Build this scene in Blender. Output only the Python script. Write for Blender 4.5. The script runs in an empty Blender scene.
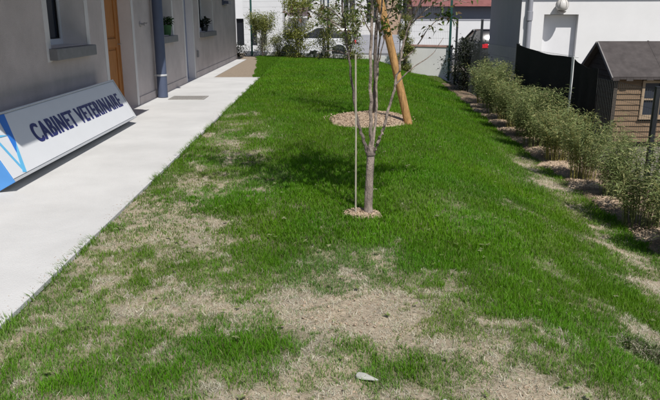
import bpy, bmesh, math, random
import numpy as np
from mathutils import Vector, Matrix
R = math.radians
rng = np.random.default_rng(7)
random.seed(7)
scene = bpy.context.scene
COL = scene.collection

# ------------------------------------------------------------------ camera
CAM_H = 1.45
cam_d = bpy.data.cameras.new('camera'); cam = bpy.data.objects.new('camera', cam_d); COL.objects.link(cam)
cam_d.sensor_width = 36.0; cam_d.sensor_fit = 'HORIZONTAL'
cam_d.lens = 36.0 * 660.0 / 660.0
cam_d.clip_start = 0.05; cam_d.clip_end = 2000
cam.location = (0, 0, CAM_H)
cam.rotation_euler = (R(90 - 15.376), 0, R(-0.753))
scene.camera = cam

# ------------------------------------------------------------------ sky, sun, exposure
SUN_AZ = (0.36, -0.933)          # horizontal direction towards the sun
SUN_EL = 54.0
world = bpy.data.worlds.new('World'); scene.world = world; world.use_nodes = True
wn = world.node_tree
bg = wn.nodes['Background']
sky = wn.nodes.new('ShaderNodeTexSky'); sky.sky_type = 'NISHITA'; sky.sun_disc = False
sky.sun_elevation = R(SUN_EL); sky.sun_rotation = math.atan2(SUN_AZ[0], SUN_AZ[1])
sky.altitude = 100; sky.air_density = 1.0; sky.dust_density = 1.0; sky.ozone_density = 1.0
wn.links.new(sky.outputs[0], bg.inputs[0]); bg.inputs[1].default_value = 0.075
sun_d = bpy.data.lights.new('sun', 'SUN'); sun = bpy.data.objects.new('sun', sun_d); COL.objects.link(sun)
sun_d.energy = 4.7; sun_d.angle = R(0.53); sun_d.color = (1.0, 0.965, 0.91)
sd = Vector((SUN_AZ[0]*math.cos(R(SUN_EL)), SUN_AZ[1]*math.cos(R(SUN_EL)), math.sin(R(SUN_EL))))
sun.rotation_euler = sd.to_track_quat('Z', 'Y').to_euler()
sun.location = (8, -12, 20)
vs = scene.view_settings
vs.view_transform = 'Standard'; vs.look = 'None'; vs.exposure = 0.0; vs.gamma = 1.0
vs.use_curve_mapping = False

# ------------------------------------------------------------------ materials
MATS = {}
def mat(name, col, rough=0.8, var=0.0, scale=8.0, bump=0.0, bscale=60.0, col2=None, metallic=0.0, spec=0.3, detail=6.0, stretch=None):
    """Principled material whose colour wanders with two noises, with fine relief."""
    m = bpy.data.materials.new(name); m.use_nodes = True
    nt = m.node_tree; b = nt.nodes['Principled BSDF']
    b.inputs['Roughness'].default_value = rough; b.inputs['Metallic'].default_value = metallic
    b.inputs['Specular IOR Level'].default_value = spec
    b.inputs['Base Color'].default_value = (*col, 1)
    tc = nt.nodes.new('ShaderNodeTexCoord')
    src = tc.outputs['Object']
    if stretch:
        mp = nt.nodes.new('ShaderNodeMapping'); mp.inputs['Scale'].default_value = stretch
        nt.links.new(src, mp.inputs['Vector']); src = mp.outputs[0]
    if var > 0:
        n = nt.nodes.new('ShaderNodeTexNoise'); n.inputs['Scale'].default_value = scale; n.inputs['Detail'].default_value = detail
        n.inputs['Roughness'].default_value = 0.62
        nt.links.new(src, n.inputs['Vector'])
        cr = nt.nodes.new('ShaderNodeValToRGB')
        cr.color_ramp.elements[0].position = 0.32; cr.color_ramp.elements[1].position = 0.70
        c2 = col2 or tuple(min(1, c*(1+var)) for c in col)
        c1 = tuple(c*(1-var) for c in col) if not col2 else col
        cr.color_ramp.elements[0].color = (*c1, 1); cr.color_ramp.elements[1].color = (*c2, 1)
        nt.links.new(n.outputs['Fac'], cr.inputs[0]); nt.links.new(cr.outputs[0], b.inputs['Base Color'])
    if bump > 0:
        n2 = nt.nodes.new('ShaderNodeTexNoise'); n2.inputs['Scale'].default_value = bscale; n2.inputs['Detail'].default_value = 5
        nt.links.new(src, n2.inputs['Vector'])
        bp = nt.nodes.new('ShaderNodeBump'); bp.inputs['Strength'].default_value = bump; bp.inputs['Distance'].default_value = 0.02
        nt.links.new(n2.outputs['Fac'], bp.inputs['Height']); nt.links.new(bp.outputs[0], b.inputs['Normal'])
    MATS[name] = m
    return m

def leafmat(name, trans=0.35, rough=0.55, tint=(1, 1, 1)):
    """Leaf / blade material: colour from the mesh attribute 'col', a share of the light passes through."""
    m = bpy.data.materials.new(name); m.use_nodes = True
    nt = m.node_tree; b = nt.nodes['Principled BSDF']
    a = nt.nodes.new('ShaderNodeAttribute'); a.attribute_name = 'col'
    b.inputs['Roughness'].default_value = rough; b.inputs['Specular IOR Level'].default_value = 0.25
    nt.links.new(a.outputs['Color'], b.inputs['Base Color'])
    t = nt.nodes.new('ShaderNodeBsdfTranslucent')
    mx = nt.nodes.new('ShaderNodeMixShader'); mx.inputs[0].default_value = trans
    hs = nt.nodes.new('ShaderNodeHueSaturation'); hs.inputs['Value'].default_value = 1.25; hs.inputs['Saturation'].default_value = 1.1
    nt.links.new(a.outputs['Color'], hs.inputs['Color']); nt.links.new(hs.outputs[0], t.inputs['Color'])
    out = nt.nodes['Material Output']
    nt.links.new(b.outputs[0], mx.inputs[1]); nt.links.new(t.outputs[0], mx.inputs[2]); nt.links.new(mx.outputs[0], out.inputs['Surface'])
    MATS[name] = m
    return m

mat('render_grey', (0.55, 0.485, 0.465), 0.9, 0.13, 1.7, 0.5, 140, spec=0.15)
mat('surround', (0.66, 0.63, 0.62), 0.85, 0.05, 3, 0.2, 120, spec=0.15)
mat('reveal', (0.66, 0.63, 0.63), 0.85, 0.05, 3, 0.15, 90, spec=0.15)
mat('stone_sill', (0.21, 0.207, 0.21), 0.85, 0.12, 9, 0.25, 90)
mat('pvc_white', (0.62, 0.64, 0.68), 0.35, 0.03, 5)
mat('pane', (0.03, 0.036, 0.05), 0.08, spec=0.35)
mat('gasket', (0.015, 0.016, 0.02), 0.6)
mat('oak', (0.42, 0.17, 0.045), 0.5, 0.22, 5, 0.15, 40, stretch=(8, 8, 0.8))
mat('steel', (0.45, 0.45, 0.46), 0.3, 0.06, 20, metallic=0.9)
mat('pipe_grey', (0.085, 0.105, 0.165), 0.45, 0.08, 4)
mat('door_blue', (0.33, 0.35, 0.45), 0.45, 0.05, 4)
mat('zinc', (0.35, 0.36, 0.38), 0.45, 0.1, 4, metallic=0.6)
mat('roof_tile_brown', (0.22, 0.10, 0.06), 0.85, 0.25, 5, 0.4, 30)
mat('soffit', (0.40, 0.38, 0.35), 0.8, 0.05, 3)
mat('concrete', (0.555, 0.55, 0.54), 0.9, 0.10, 1.1, 0.3, 120, spec=0.2)
mat('gravel_brown', (0.30, 0.24, 0.18), 0.95, 0.28, 40, 0.7, 90)
mat('grate', (0.30, 0.285, 0.265), 0.7, 0.15, 20, 0.2, 80)
mat('sign_white', (0.70, 0.71, 0.73), 0.35, 0.025, 2.5)
mat('sign_edge', (0.60, 0.61, 0.62), 0.4, 0.05, 4, metallic=0.3)
mat('sign_blue_end', (0.085, 0.27, 0.62), 0.4, 0.06, 4)
mat('ink_navy', (0.022, 0.026, 0.135), 0.4, 0.05, 6)
mat('logo_blue', (0.03, 0.18, 0.62), 0.4, 0.05, 6)
mat('logo_cyan', (0.13, 0.47, 0.76), 0.4, 0.05, 6)
mat('bark_grey', (0.29, 0.235, 0.20), 0.9, 0.45, 26, 0.9, 50, stretch=(1, 1, 0.5))
mat('bark_dark', (0.14, 0.115, 0.10), 0.9, 0.3, 40, 0.5, 60)
mat('cane', (0.42, 0.38, 0.31), 0.7, 0.15, 20)
mat('timber', (0.44, 0.25, 0.10), 0.85, 0.42, 14, 0.8, 30, stretch=(3, 3, 0.35))
mat('mulch', (0.44, 0.335, 0.24), 0.95, 0.3, 26, 0.9, 55)
mat('chip', (0.43, 0.32, 0.22), 0.9, 0.3, 12)
mat('fence_green', (0.02, 0.075, 0.065), 0.5, 0.1, 6)
mat('post_dark', (0.022, 0.025, 0.028), 0.55, 0.1, 6)
mat('post_blue', (0.035, 0.05, 0.10), 0.5, 0.1, 6)
mat('galv', (0.62, 0.63, 0.64), 0.5, 0.08, 12, metallic=0.25)
mat('post_white', (0.72, 0.72, 0.72), 0.6, 0.04, 6)
mat('wire_dark', (0.07, 0.08, 0.075), 0.6, 0.1, 9)
mat('wire', (0.42, 0.44, 0.45), 0.5, metallic=0.4)
mat('screen_black', (0.012, 0.012, 0.013), 0.95, 0.3, 30, 0.5, 120)
mat('low_wall_white', (0.80, 0.79, 0.78), 0.85, 0.06, 2.0, 0.15, 60)
mat('coping_pink', (0.45, 0.27, 0.23), 0.85, 0.15, 6, 0.2, 40)
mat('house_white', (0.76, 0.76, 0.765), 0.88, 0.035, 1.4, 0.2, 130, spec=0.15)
mat('house_white_shaded', (0.36, 0.36, 0.39), 0.88, 0.04, 1.4, 0.2, 130)  # for the side wall: its shade is put into this darker colour
mat('door_white', (0.74, 0.74, 0.76), 0.5, 0.03, 3)
mat('alu_pipe', (0.33, 0.34, 0.38), 0.5, 0.06, 6, metallic=0.2)
mat('lamp_glass', (0.62, 0.60, 0.57), 0.12, 0.05, 5, spec=0.6)
mat('lamp_metal', (0.30, 0.29, 0.28), 0.4, 0.05, 9, metallic=0.7)
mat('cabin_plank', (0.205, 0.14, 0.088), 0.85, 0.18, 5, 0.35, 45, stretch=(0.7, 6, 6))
mat('cabin_shaded', (0.075, 0.062, 0.052), 0.9, 0.25, 7, 0.35, 45, stretch=(6, 0.7, 6))  # plank wood darkened to hold the gable's shade; shell and posts share it
mat('cabin_trim', (0.33, 0.25, 0.17), 0.8, 0.15, 8, 0.2, 40)
mat('felt', (0.082, 0.072, 0.070), 0.95, 0.22, 7, 0.4, 240, spec=0.2)
mat('bargeboard', (0.20, 0.19, 0.185), 0.85, 0.1, 8)
mat('asphalt', (0.12, 0.12, 0.125), 0.95, 0.15, 4, 0.4, 120)
mat('yard_ground', (0.20, 0.18, 0.15), 0.95, 0.25, 2.0, 0.5, 60)
mat('far_white', (0.68, 0.68, 0.69), 0.9, 0.04, 0.8, 0.1, 40)
mat('far_grey', (0.25, 0.255, 0.29), 0.9, 0.06, 0.8, 0.1, 40)
mat('far_lilac', (0.40, 0.40, 0.44), 0.9, 0.05, 0.8)
mat('far_peach', (0.47, 0.33, 0.24), 0.9, 0.07, 0.8, 0.1, 40)
mat('far_red_tile', (0.21, 0.085, 0.08), 0.9, 0.2, 3, 0.3, 20)
mat('far_mauve', (0.17, 0.12, 0.14), 0.9, 0.15, 3)
mat('far_window', (0.02, 0.022, 0.027), 0.15, spec=0.5)
mat('car_white', (0.72, 0.73, 0.75), 0.25, 0.02, 3, spec=0.5)
mat('car_dark', (0.03, 0.032, 0.037), 0.25, 0.02, 3, spec=0.5)
mat('car_black', (0.012, 0.013, 0.016), 0.12, spec=0.6)
mat('tyre', (0.016, 0.016, 0.016), 0.85, 0.1, 30)
mat('tail_red', (0.75, 0.012, 0.03), 0.25, spec=0.5)
mat('headlight', (0.55, 0.57, 0.6), 0.12, spec=0.6)
mat('clay_pot', (0.05, 0.13, 0.05), 0.5, 0.15, 12)
mat('pot_dark', (0.05, 0.05, 0.055), 0.6, 0.1, 12)
mat('pale_stone', (0.40, 0.40, 0.36), 0.85, 0.12, 25, 0.3, 90)
mat('pebble', (0.42, 0.38, 0.32), 0.9, 0.25, 30, 0.3, 90)
LEAF = leafmat('leaf'); GRASS = leafmat('grass_blade', 0.38, 0.6); STRAW = leafmat('straw', 0.15, 0.8)

# ------------------------------------------------------------------ mesh helpers
class MB:
    """collects shapes and links them as ONE mesh object"""
    def __init__(s): s.v = []; s.f = []
    def poly(s, pts):
        n = len(s.v); s.v += [tuple(p) for p in pts]; s.f.append(tuple(range(n, n+len(pts)))); return s
    def box(s, x0, x1, y0, y1, z0, z1):
        n = len(s.v)
        s.v += [(x0,y0,z0),(x1,y0,z0),(x1,y1,z0),(x0,y1,z0),(x0,y0,z1),(x1,y0,z1),(x1,y1,z1),(x0,y1,z1)]
        s.f += [tuple(n+i for i in q) for q in ((0,3,2,1),(4,5,6,7),(0,1,5,4),(1,2,6,5),(2,3,7,6),(3,0,4,7))]
        return s
    def prism(s, poly, a, b):
        """poly: list of 3D points; extruded by vector b-a"""
        n = len(s.v); k = len(poly); d = Vector(b) - Vector(a)
        s.v += [tuple(p) for p in poly] + [tuple(Vector(p) + d) for p in poly]
        s.f.append(tuple(range(n+k-1, n-1, -1))); s.f.append(tuple(range(n+k, n+2*k)))
        for i in range(k):
            j = (i+1) % k; s.f.append((n+i, n+j, n+k+j, n+k+i))
        return s
    def tube(s, pts, rad, k=8, cap=True):
        pts = [Vector(p) for p in pts]
        rad = [rad]*len(pts) if not hasattr(rad, '__len__') else list(rad)
        n = len(s.v); ref = Vector((0.31, 0.17, 0.93)).normalized()
        for i, p in enumerate(pts):
            t = (pts[min(i+1, len(pts)-1)] - pts[max(i-1, 0)])
            t = t.normalized() if t.length > 1e-9 else Vector((0, 0, 1))
            r_ = ref if abs(t.dot(ref)) < 0.95 else Vector((1, 0, 0))
            a = t.cross(r_).normalized(); b = t.cross(a).normalized()
            for j in range(k):
                q = 2*math.pi*j/k
                s.v.append(tuple(p + (a*math.cos(q) + b*math.sin(q))*rad[i]))
        for i in range(len(pts)-1):
            for j in range(k):
                s.f.append((n+i*k+j, n+i*k+(j+1) % k, n+(i+1)*k+(j+1) % k, n+(i+1)*k+j))
        if cap:
            s.f.append(tuple(n+j for j in range(k-1, -1, -1))); m = n+(len(pts)-1)*k; s.f.append(tuple(m+j for j in range(k)))
        return s
    def lathe(s, c, prof, k=20, axis='z'):
        """prof: list of (radius, height)"""
        n = len(s.v)
        for (r_, h_) in prof:
            for j in range(k):
                q = 2*math.pi*j/k; a, b = r_*math.cos(q), r_*math.sin(q)
                p = (a, b, h_) if axis == 'z' else ((h_, a, b) if axis == 'x' else (a, h_, b))
                s.v.append((c[0]+p[0], c[1]+p[1], c[2]+p[2]))
        for i in range(len(prof)-1):
            for j in range(k): s.f.append((n+i*k+j, n+i*k+(j+1) % k, n+(i+1)*k+(j+1) % k, n+(i+1)*k+j))
        s.f.append(tuple(n+j for j in range(k-1, -1, -1))); m = n+(len(prof)-1)*k; s.f.append(tuple(m+j for j in range(k)))
        return s
    def build(s, name, m, parent=None, bevel=0.0, smooth=False, seg=2):
        me = bpy.data.meshes.new(name); me.from_pydata(s.v, [], s.f); me.update()
        bm = bmesh.new(); bm.from_mesh(me); bmesh.ops.recalc_face_normals(bm, faces=bm.faces)
        if bevel > 0:
            bmesh.ops.bevel(bm, geom=list(bm.edges), offset=bevel, segments=seg, affect='EDGES', profile=0.6, clamp_overlap=True)
        bm.to_mesh(me); bm.free()
        me.materials.append(MATS[m] if isinstance(m, str) else m)
        if smooth:
            me.polygons.foreach_set('use_smooth', [True]*len(me.polygons))
            me.set_sharp_from_angle(angle=R(38))
        o = bpy.data.objects.new(name, me); COL.objects.link(o)
        if parent: o.parent = parent
        return o

def tag(o, label=None, cat=None, group=None, kind=None):
    if label: o['label'] = label
    if cat: o['category'] = cat
    if group: o['group'] = group
    if kind: o['kind'] = kind
    return o
def empty(name, loc, rz=0, label=None, cat=None, group=None):
    o = bpy.data.objects.new(name, None); COL.objects.link(o); o.location = loc; o.rotation_euler = (0, 0, rz)
    o.empty_display_size = 0.2
    return tag(o, label, cat, group)
def part(name, m, parent, bevel=0.0, smooth=False, **k): ...

def tri_mesh(name, V, T, C, m, parent=None, smooth=False):
    """numpy triangle soup with point colours -> one object"""
    me = bpy.data.meshes.new(name)
    V = np.asarray(V, np.float32); T = np.asarray(T, np.int32)
    me.vertices.add(len(V)); me.vertices.foreach_set('co', V.ravel())
    me.loops.add(T.size); me.loops.foreach_set('vertex_index', T.ravel())
    me.polygons.add(len(T)); me.polygons.foreach_set('loop_start', np.arange(0, T.size, 3, dtype=np.int32))
    me.update(calc_edges=True)
    if C is not None:
        at = me.color_attributes.new('col', 'FLOAT_COLOR', 'POINT')
        at.data.foreach_set('color', np.concatenate([C, np.ones((len(C), 1))], 1).astype(np.float32).ravel())
    me.materials.append(m)
    o = bpy.data.objects.new(name, me); COL.objects.link(o)
    if parent: o.parent = parent
    return o

def blades(P, h, w, az, lean, bend, C, detail=True):
    """grass blades: returns V, T, C.  az = azimuth the blade falls to, lean = tilt from upright (rad), bend = extra tilt at the tip"""
    n = len(P)
    d = np.stack([np.cos(az), np.sin(az), np.zeros(n)], 1); sde = np.stack([-np.sin(az + 0.6*np.sin(az*7)), np.cos(az + 0.6*np.sin(az*7)), np.zeros(n)], 1)
    up = np.array([0, 0, 1.0])
    def along(t, a):  return (d*np.sin(a)[:, None] + up*np.cos(a)[:, None])*t[:, None]
    mid = P + along(h*0.55, lean); tip = mid + along(h*0.45, lean+bend)
    hw = (w/2)[:, None]
    if detail:
        V = np.stack([P-sde*hw, P+sde*hw, mid-sde*hw*0.85, mid+sde*hw*0.85, tip], 1).reshape(-1, 3)
        b = (np.arange(n)*5)[:, None]
        T = np.stack([b+np.array([0, 1, 3]), b+np.array([0, 3, 2]), b+np.array([2, 3, 4])], 1).reshape(-1, 3)
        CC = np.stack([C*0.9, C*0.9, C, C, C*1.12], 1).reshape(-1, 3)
    else:
        V = np.stack([P-sde*hw, P+sde*hw, tip], 1).reshape(-1, 3)
        T = np.arange(n*3).reshape(-1, 3); CC = np.repeat(C, 3, 0)
    return V, T, CC

def leaves(P, L, W, az, pitch, roll, C, droop=0.25):
    """pointed leaves of 4 triangles folded along the midrib: base, two sides, tip"""
    n = len(P)
    d = np.stack([np.cos(az)*np.cos(pitch), np.sin(az)*np.cos(pitch), np.sin(pitch)], 1)
    s0 = np.stack([-np.sin(az), np.cos(az), np.zeros(n)], 1); u0 = np.cross(d, s0)
    s = s0*np.cos(roll)[:, None] + u0*np.sin(roll)[:, None]; u = np.cross(d, s)
    L = L[:, None]; W = W[:, None]
    m1 = P + d*L*0.5 - u*L*0.03; tip = P + d*L - np.array([0, 0, 1])*L*droop
    a = P + d*L*0.42 + s*W*0.5 + u*W*0.12; b = P + d*L*0.42 - s*W*0.5 + u*W*0.12
    V = np.stack([P, a, b, m1, tip], 1).reshape(-1, 3)
    k = (np.arange(n)*5)[:, None]
    T = np.stack([k+np.array([0, 3, 1]), k+np.array([0, 2, 3]), k+np.array([1, 3, 4]), k+np.array([3, 2, 4])], 1).reshape(-1, 3)
    return V, T, np.repeat(C, 5, 0)

def vnoise(x, y, seed=0):
    """smooth value noise, 0..1"""
    xi = np.floor(x).astype(np.int64); yi = np.floor(y).astype(np.int64); fx = x-xi; fy = y-yi
    fx = fx*fx*(3-2*fx); fy = fy*fy*(3-2*fy)
    def hsh(a, b):
        n = (a*374761393 + b*668265263 + seed*144665) & 0x7fffffff
        n = ((n ^ (n >> 13))*1274126177) & 0x7fffffff
        n = n ^ (n >> 16)
        return (n & 0xffff)/65535.0
    return (hsh(xi, yi)*(1-fx)+hsh(xi+1, yi)*fx)*(1-fy)+(hsh(xi, yi+1)*(1-fx)+hsh(xi+1, yi+1)*fx)*fy
def fbm(x, y, seed=0, o=4):
    t = 0; a = 0.5; s = 0
    for i in range(o): t = t+a*vnoise(x*2**i+17.3*i, y*2**i-9.1*i, seed+i); s += a; a *= 0.55
    return t/s
def sstep(a, b, x):
    t = np.clip((x-a)/(b-a), 0, 1); return t*t*(3-2*t)

# ------------------------------------------------------------------ terrain
def bedx(y): return 2.72 + 0.0555*np.clip(y, 0, 20)          # centre line of the planting bed
def terrain(x, y, micro=True):
    xb = bedx(y)
    z = -0.47*sstep(0, 1, (x-(xb-2.15))/1.95) - 0.13*sstep(0.55, 1.3, x-xb)
    if micro:
        z = z + 0.05*(fbm(x*0.8, y*0.8, 3)-0.5) + 0.022*(fbm(x*4, y*4, 5)-0.5)*sstep(-1.55, -1.3, x)
    return z
def bumps(x, y, r, h, X, Y): return h*np.exp(-((X-x)**2+(Y-y)**2)/r**2)

# greenness of the lawn: 1 thick fresh grass, 0 bare dry soil
DRY = [(0.12,3.20,0.32,0.24,1.0),(-0.32,3.20,0.30,0.16,0.85),(0.26,3.48,0.13,0.25,0.6),(0.30,2.75,0.16,0.4,0.5),(0.0,2.33,0.8,0.08,0.5),(1.15,2.38,0.6,0.10,0.65),
       (-1.35,2.75,0.45,0.35,0.42),(-1.3,3.6,0.4,0.55,0.5),(-0.85,3.35,0.4,0.25,0.45),(-1.25,4.6,0.5,0.7,0.5),(-0.75,4.15,0.45,0.3,0.42),(-1.15,6.3,0.45,1.2,0.55),
       (-0.55,6.7,0.4,0.8,0.45),(-0.9,8.4,0.5,0.9,0.40),(-1.35,9.5,0.4,2.0,0.45),(-0.5,5.6,0.3,0.35,0.4),(1.36,5.1,0.22,0.18,0.55),(1.5,4.15,0.16,0.22,0.6),(1.05,3.0,0.5,0.10,0.55),
       (0.75,2.72,0.28,0.16,0.6),(1.85,3.35,0.28,0.14,0.7),(1.7,2.85,0.5,0.3,0.5),(0.95,5.5,0.4,0.2,0.5),(1.6,5.9,0.35,0.3,0.7),(1.9,4.9,0.3,0.3,0.6),(1.2,4.6,0.3,0.15,0.6),(0.8,6.6,0.4,0.3,0.45),(2.1,7.4,0.25,0.5,0.6),(1.3,3.75,0.3,0.12,0.5),(0.85,3.7,0.35,0.18,0.4),(0.42,4.2,0.3,0.14,0.35),(2.0,6.4,0.2,0.7,0.35),
       (1.62,3.08,0.16,0.12,0.6),(0.36,4.89,0.16,0.14,0.9),(2.4,8.2,0.2,0.9,0.35),(2.6,9.8,0.25,0.9,0.4)]
GRN = [(-1.15,2.52,0.25,0.14,0.45),(-0.35,2.74,0.32,0.14,0.75),(-0.95,2.86,0.28,0.10,0.30),(-0.85,3.62,0.25,0.15,0.45),(0.55,2.58,0.25,0.1,0.4),(1.0,3.3,0.6,0.28,0.35),(1.0,4.1,0.5,0.45,0.35),
       (-0.2,4.35,0.55,0.4,0.35),(-0.75,5.2,0.25,0.2,0.35),(0.1,6.0,0.6,1.0,0.3),(0.7,2.9,0.2,0.09,0.4)]
def green(x, y):
    g = 0.67 + 0.23*sstep(3.4, 5.0, y + 0.40*x) + 0.20*sstep(5.0, 8, y)
    g = g - 0.24*sstep(-0.30, -1.0, x)*(1-sstep(9, 17, y))*sstep(3.9, 4.9, y)
    d = 0
    for (a, b, rx, ry, k) in DRY[6:]: d = d + k*np.exp(-((x-a)/rx)**2-((y-b)/ry)**2)
    g = g - 0.26*np.minimum(d, 1.2)
    for (a, b, rx, ry, k) in GRN: g = g + 0.42*k*np.exp(-((x-a)/rx)**2-((y-b)/ry)**2)
    near = 1-sstep(4.5, 9, y); lft = sstep(0.0, -0.9, x)*(1-sstep(9, 15, y)); nn = np.maximum(near, lft)
    g = g + (fbm(x*2.6, y*2.0, 11, 4)-0.5)*(0.45+0.35*nn) + (fbm(x*8, y*6, 21, 3)-0.5)*(0.20+0.35*nn)
    g = np.maximum(g, 0.49)
    d = 0
    for (a, b, rx, ry, k) in DRY[:6]: d = d + k*np.exp(-((x-a)/rx)**2-((y-b)/ry)**2)
    g = g - 0.58*np.minimum(d, 1.0)*(0.55+1.4*(fbm(x*5, y*4, 25, 3)-.33))
    # worn strip at the foot of the bank
    xs = bedx(y)-0.40 + 0.14*(fbm(y*1.1, y*0+3.0, 8)-0.5)
    g = g - 0.50*np.exp(-((x-xs)/(0.22+0.10*fbm(y*2, y*0, 9)))**2)*(0.95+1.0*(fbm(x*5, y*3.5, 31)-0.5))*(1-0.85*sstep(8.5, 12.5, y))
    return np.clip(g, 0, 1)
def cover(x, y, g):
    """tufty cover, 0..1: where the lawn is thin the grass stands in small clumps"""
    cl = np.clip((0.55*fbm(x*9, y*7.5, 71, 3)+0.45*fbm(x*24, y*20, 73, 2)-0.5)*2.0+0.5, 0, 1)
    return sstep(-0.20, 0.20, g - 0.10 - cl*0.78)
BA = (-3.2, 28.2); BB = (4.4, 23.0)           # back boundary line
def beyond(x, y): return ((y-BA[1])*(BB[0]-BA[0]) - (x-BA[0])*(BB[1]-BA[1])) > 0.4
def in_mulch(x, y):
    e = 0.10*(fbm(x*5, y*5, 41)-0.5)
    m = ((x-0.72)/0.62)**2+((y-9.84)/0.72)**2 < 1+4*e
    m |= ((x-0.31)/0.13)**2+((y-4.90)/0.10)**2 < 1+3*e
    return m

# lawn sheet
def grid_obj(name, xs, ys, zf, m, attr=True):
    X, Y = np.meshgrid(xs, ys); Z = zf(X, Y)
    V = np.stack([X, Y, Z], -1).reshape(-1, 3); nx = len(xs); ny = len(ys)
    i = (np.arange(ny-1)[:, None]*nx + np.arange(nx-1)[None]).ravel()
    T = np.concatenate([np.stack([i, i+1, i+nx+1], 1), np.stack([i, i+nx+1, i+nx], 1)])
    g = green(V[:, 0], V[:, 1]); C = np.stack([g, g, g], 1)
    o = tri_mesh(name, V, T, C, m)
    o.data.polygons.foreach_set('use_smooth', [True]*len(o.data.polygons))
    return o

def lawn_material():
    m = bpy.data.materials.new('lawn_soil'); m.use_nodes = True; nt = m.node_tree; b = nt.nodes['Principled BSDF']
    b.inputs['Roughness'].default_value = 0.95; b.inputs['Specular IOR Level'].default_value = 0.1
    at = nt.nodes.new('ShaderNodeAttribute'); at.attribute_name = 'col'
    tc = nt.nodes.new('ShaderNodeTexCoord')
    n1 = nt.nodes.new('ShaderNodeTexNoise'); n1.inputs['Scale'].default_value = 38; n1.inputs['Detail'].default_value = 7; n1.inputs['Roughness'].default_value = 0.7
    n2 = nt.nodes.new('ShaderNodeTexNoise'); n2.inputs['Scale'].default_value = 3.0; n2.inputs['Detail'].default_value = 5
    nt.links.new(tc.outputs['Object'], n1.inputs['Vector']); nt.links.new(tc.outputs['Object'], n2.inputs['Vector'])
    r1 = nt.nodes.new('ShaderNodeValToRGB'); e = r1.color_ramp.elements
    e[0].position = 0.30; e[0].color = (0.27, 0.22, 0.16, 1); e[1].position = 0.72; e[1].color = (0.57, 0.495, 0.385, 1)
    nt.links.new(n1.outputs['Fac'], r1.inputs[0])
    r2 = nt.nodes.new('ShaderNodeValToRGB'); e = r2.color_ramp.elements
    e[0].position = 0.3; e[0].color = (0.85, 0.85, 0.85, 1); e[1].position = 0.7; e[1].color = (1.1, 1.06, 1.0, 1)
    nt.links.new(n2.outputs['Fac'], r2.inputs[0])
    mu = nt.nodes.new('ShaderNodeMixRGB'); mu.blend_type = 'MULTIPLY'; mu.inputs[0].default_value = 1
    nt.links.new(r1.outputs[0], mu.inputs[1]); nt.links.new(r2.outputs[0], mu.inputs[2])
    mr = nt.nodes.new('ShaderNodeMapRange'); mr.inputs[1].default_value = 0.45; mr.inputs[2].default_value = 1.0
    nt.links.new(at.outputs['Fac'], mr.inputs[0])
    mx = nt.nodes.new('ShaderNodeMixRGB'); nt.links.new(mr.outputs[0], mx.inputs[0])
    nt.links.new(mu.outputs[0], mx.inputs[1]); mx.inputs[2].default_value = (0.075, 0.095, 0.025, 1)
    nt.links.new(mx.outputs[0], b.inputs['Base Color'])
    bp = nt.nodes.new('ShaderNodeBump'); bp.inputs['Strength'].default_value = 0.9; bp.inputs['Distance'].default_value = 0.02
    nt.links.new(n1.outputs['Fac'], bp.inputs['Height']); nt.links.new(bp.outputs[0], b.inputs['Normal'])
    return m
LAWN = lawn_material()
xs = np.arange(-1.60, 4.06, 0.045); ys = np.concatenate([np.arange(-3, 1.6, 0.12), np.arange(1.6, 7, 0.035), np.arange(7, 30.9, 0.10)])
def lawn_z(X, Y):
    clod = 0.045*(fbm(X*13, Y*13, 61, 3)-0.5)*(1-sstep(6, 9, Y))*(1-0.6*green(X, Y))
    clod = clod*sstep(-1.6, -1.45, X)
    return terrain(X, Y) + clod - 0.02 - 0.6*beyond(X, Y)
lawn = grid_obj('lawn', xs, ys, lawn_z, LAWN); tag(lawn, kind='structure')

# wide ground, street
g = MB().poly([(-600,-600,-0.66),(600,-600,-0.66),(600,600,-0.66),(-600,600,-0.66)]).build('ground', 'yard_ground'); tag(g, kind='structure')
s = MB().box(-60, 60, 30.9, 38.5, -0.658, -0.45).build('street', 'asphalt'); tag(s, kind='structure')
# earth under path and building, up to the lawn level
MB()
e = MB().box(-12, -1.62, -3.0, 30.2, -0.655, -0.035).build('terrace_ground', 'gravel_brown'); tag(e, kind='structure')

# concrete path: slabs poured in bays, a narrow strip goes on along the wall
path_root = MB().box(-3.1, -1.62, -3.0, 16.95, -0.034, -0.012).build('path', 'concrete'); tag(path_root, kind='structure')
for (ya, yb) in ((-3.0, 2.1), (2.106, 16.95)):
    MB().box(-3.095, -1.555, ya, yb, -0.0115, 0.022).build('slab', 'concrete', path_root, bevel=0.004, seg=1)
MB().box(-3.095, -2.72, 16.954, 24.6, -0.034, 0.021).build('slab', 'concrete', path_root, bevel=0.004, seg=1)
gs = MB().box(-2.716, -1.625, 16.956, 24.4, -0.034, 0.012).build('gravel_strip', 'gravel_brown'); tag(gs, kind='structure')

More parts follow.
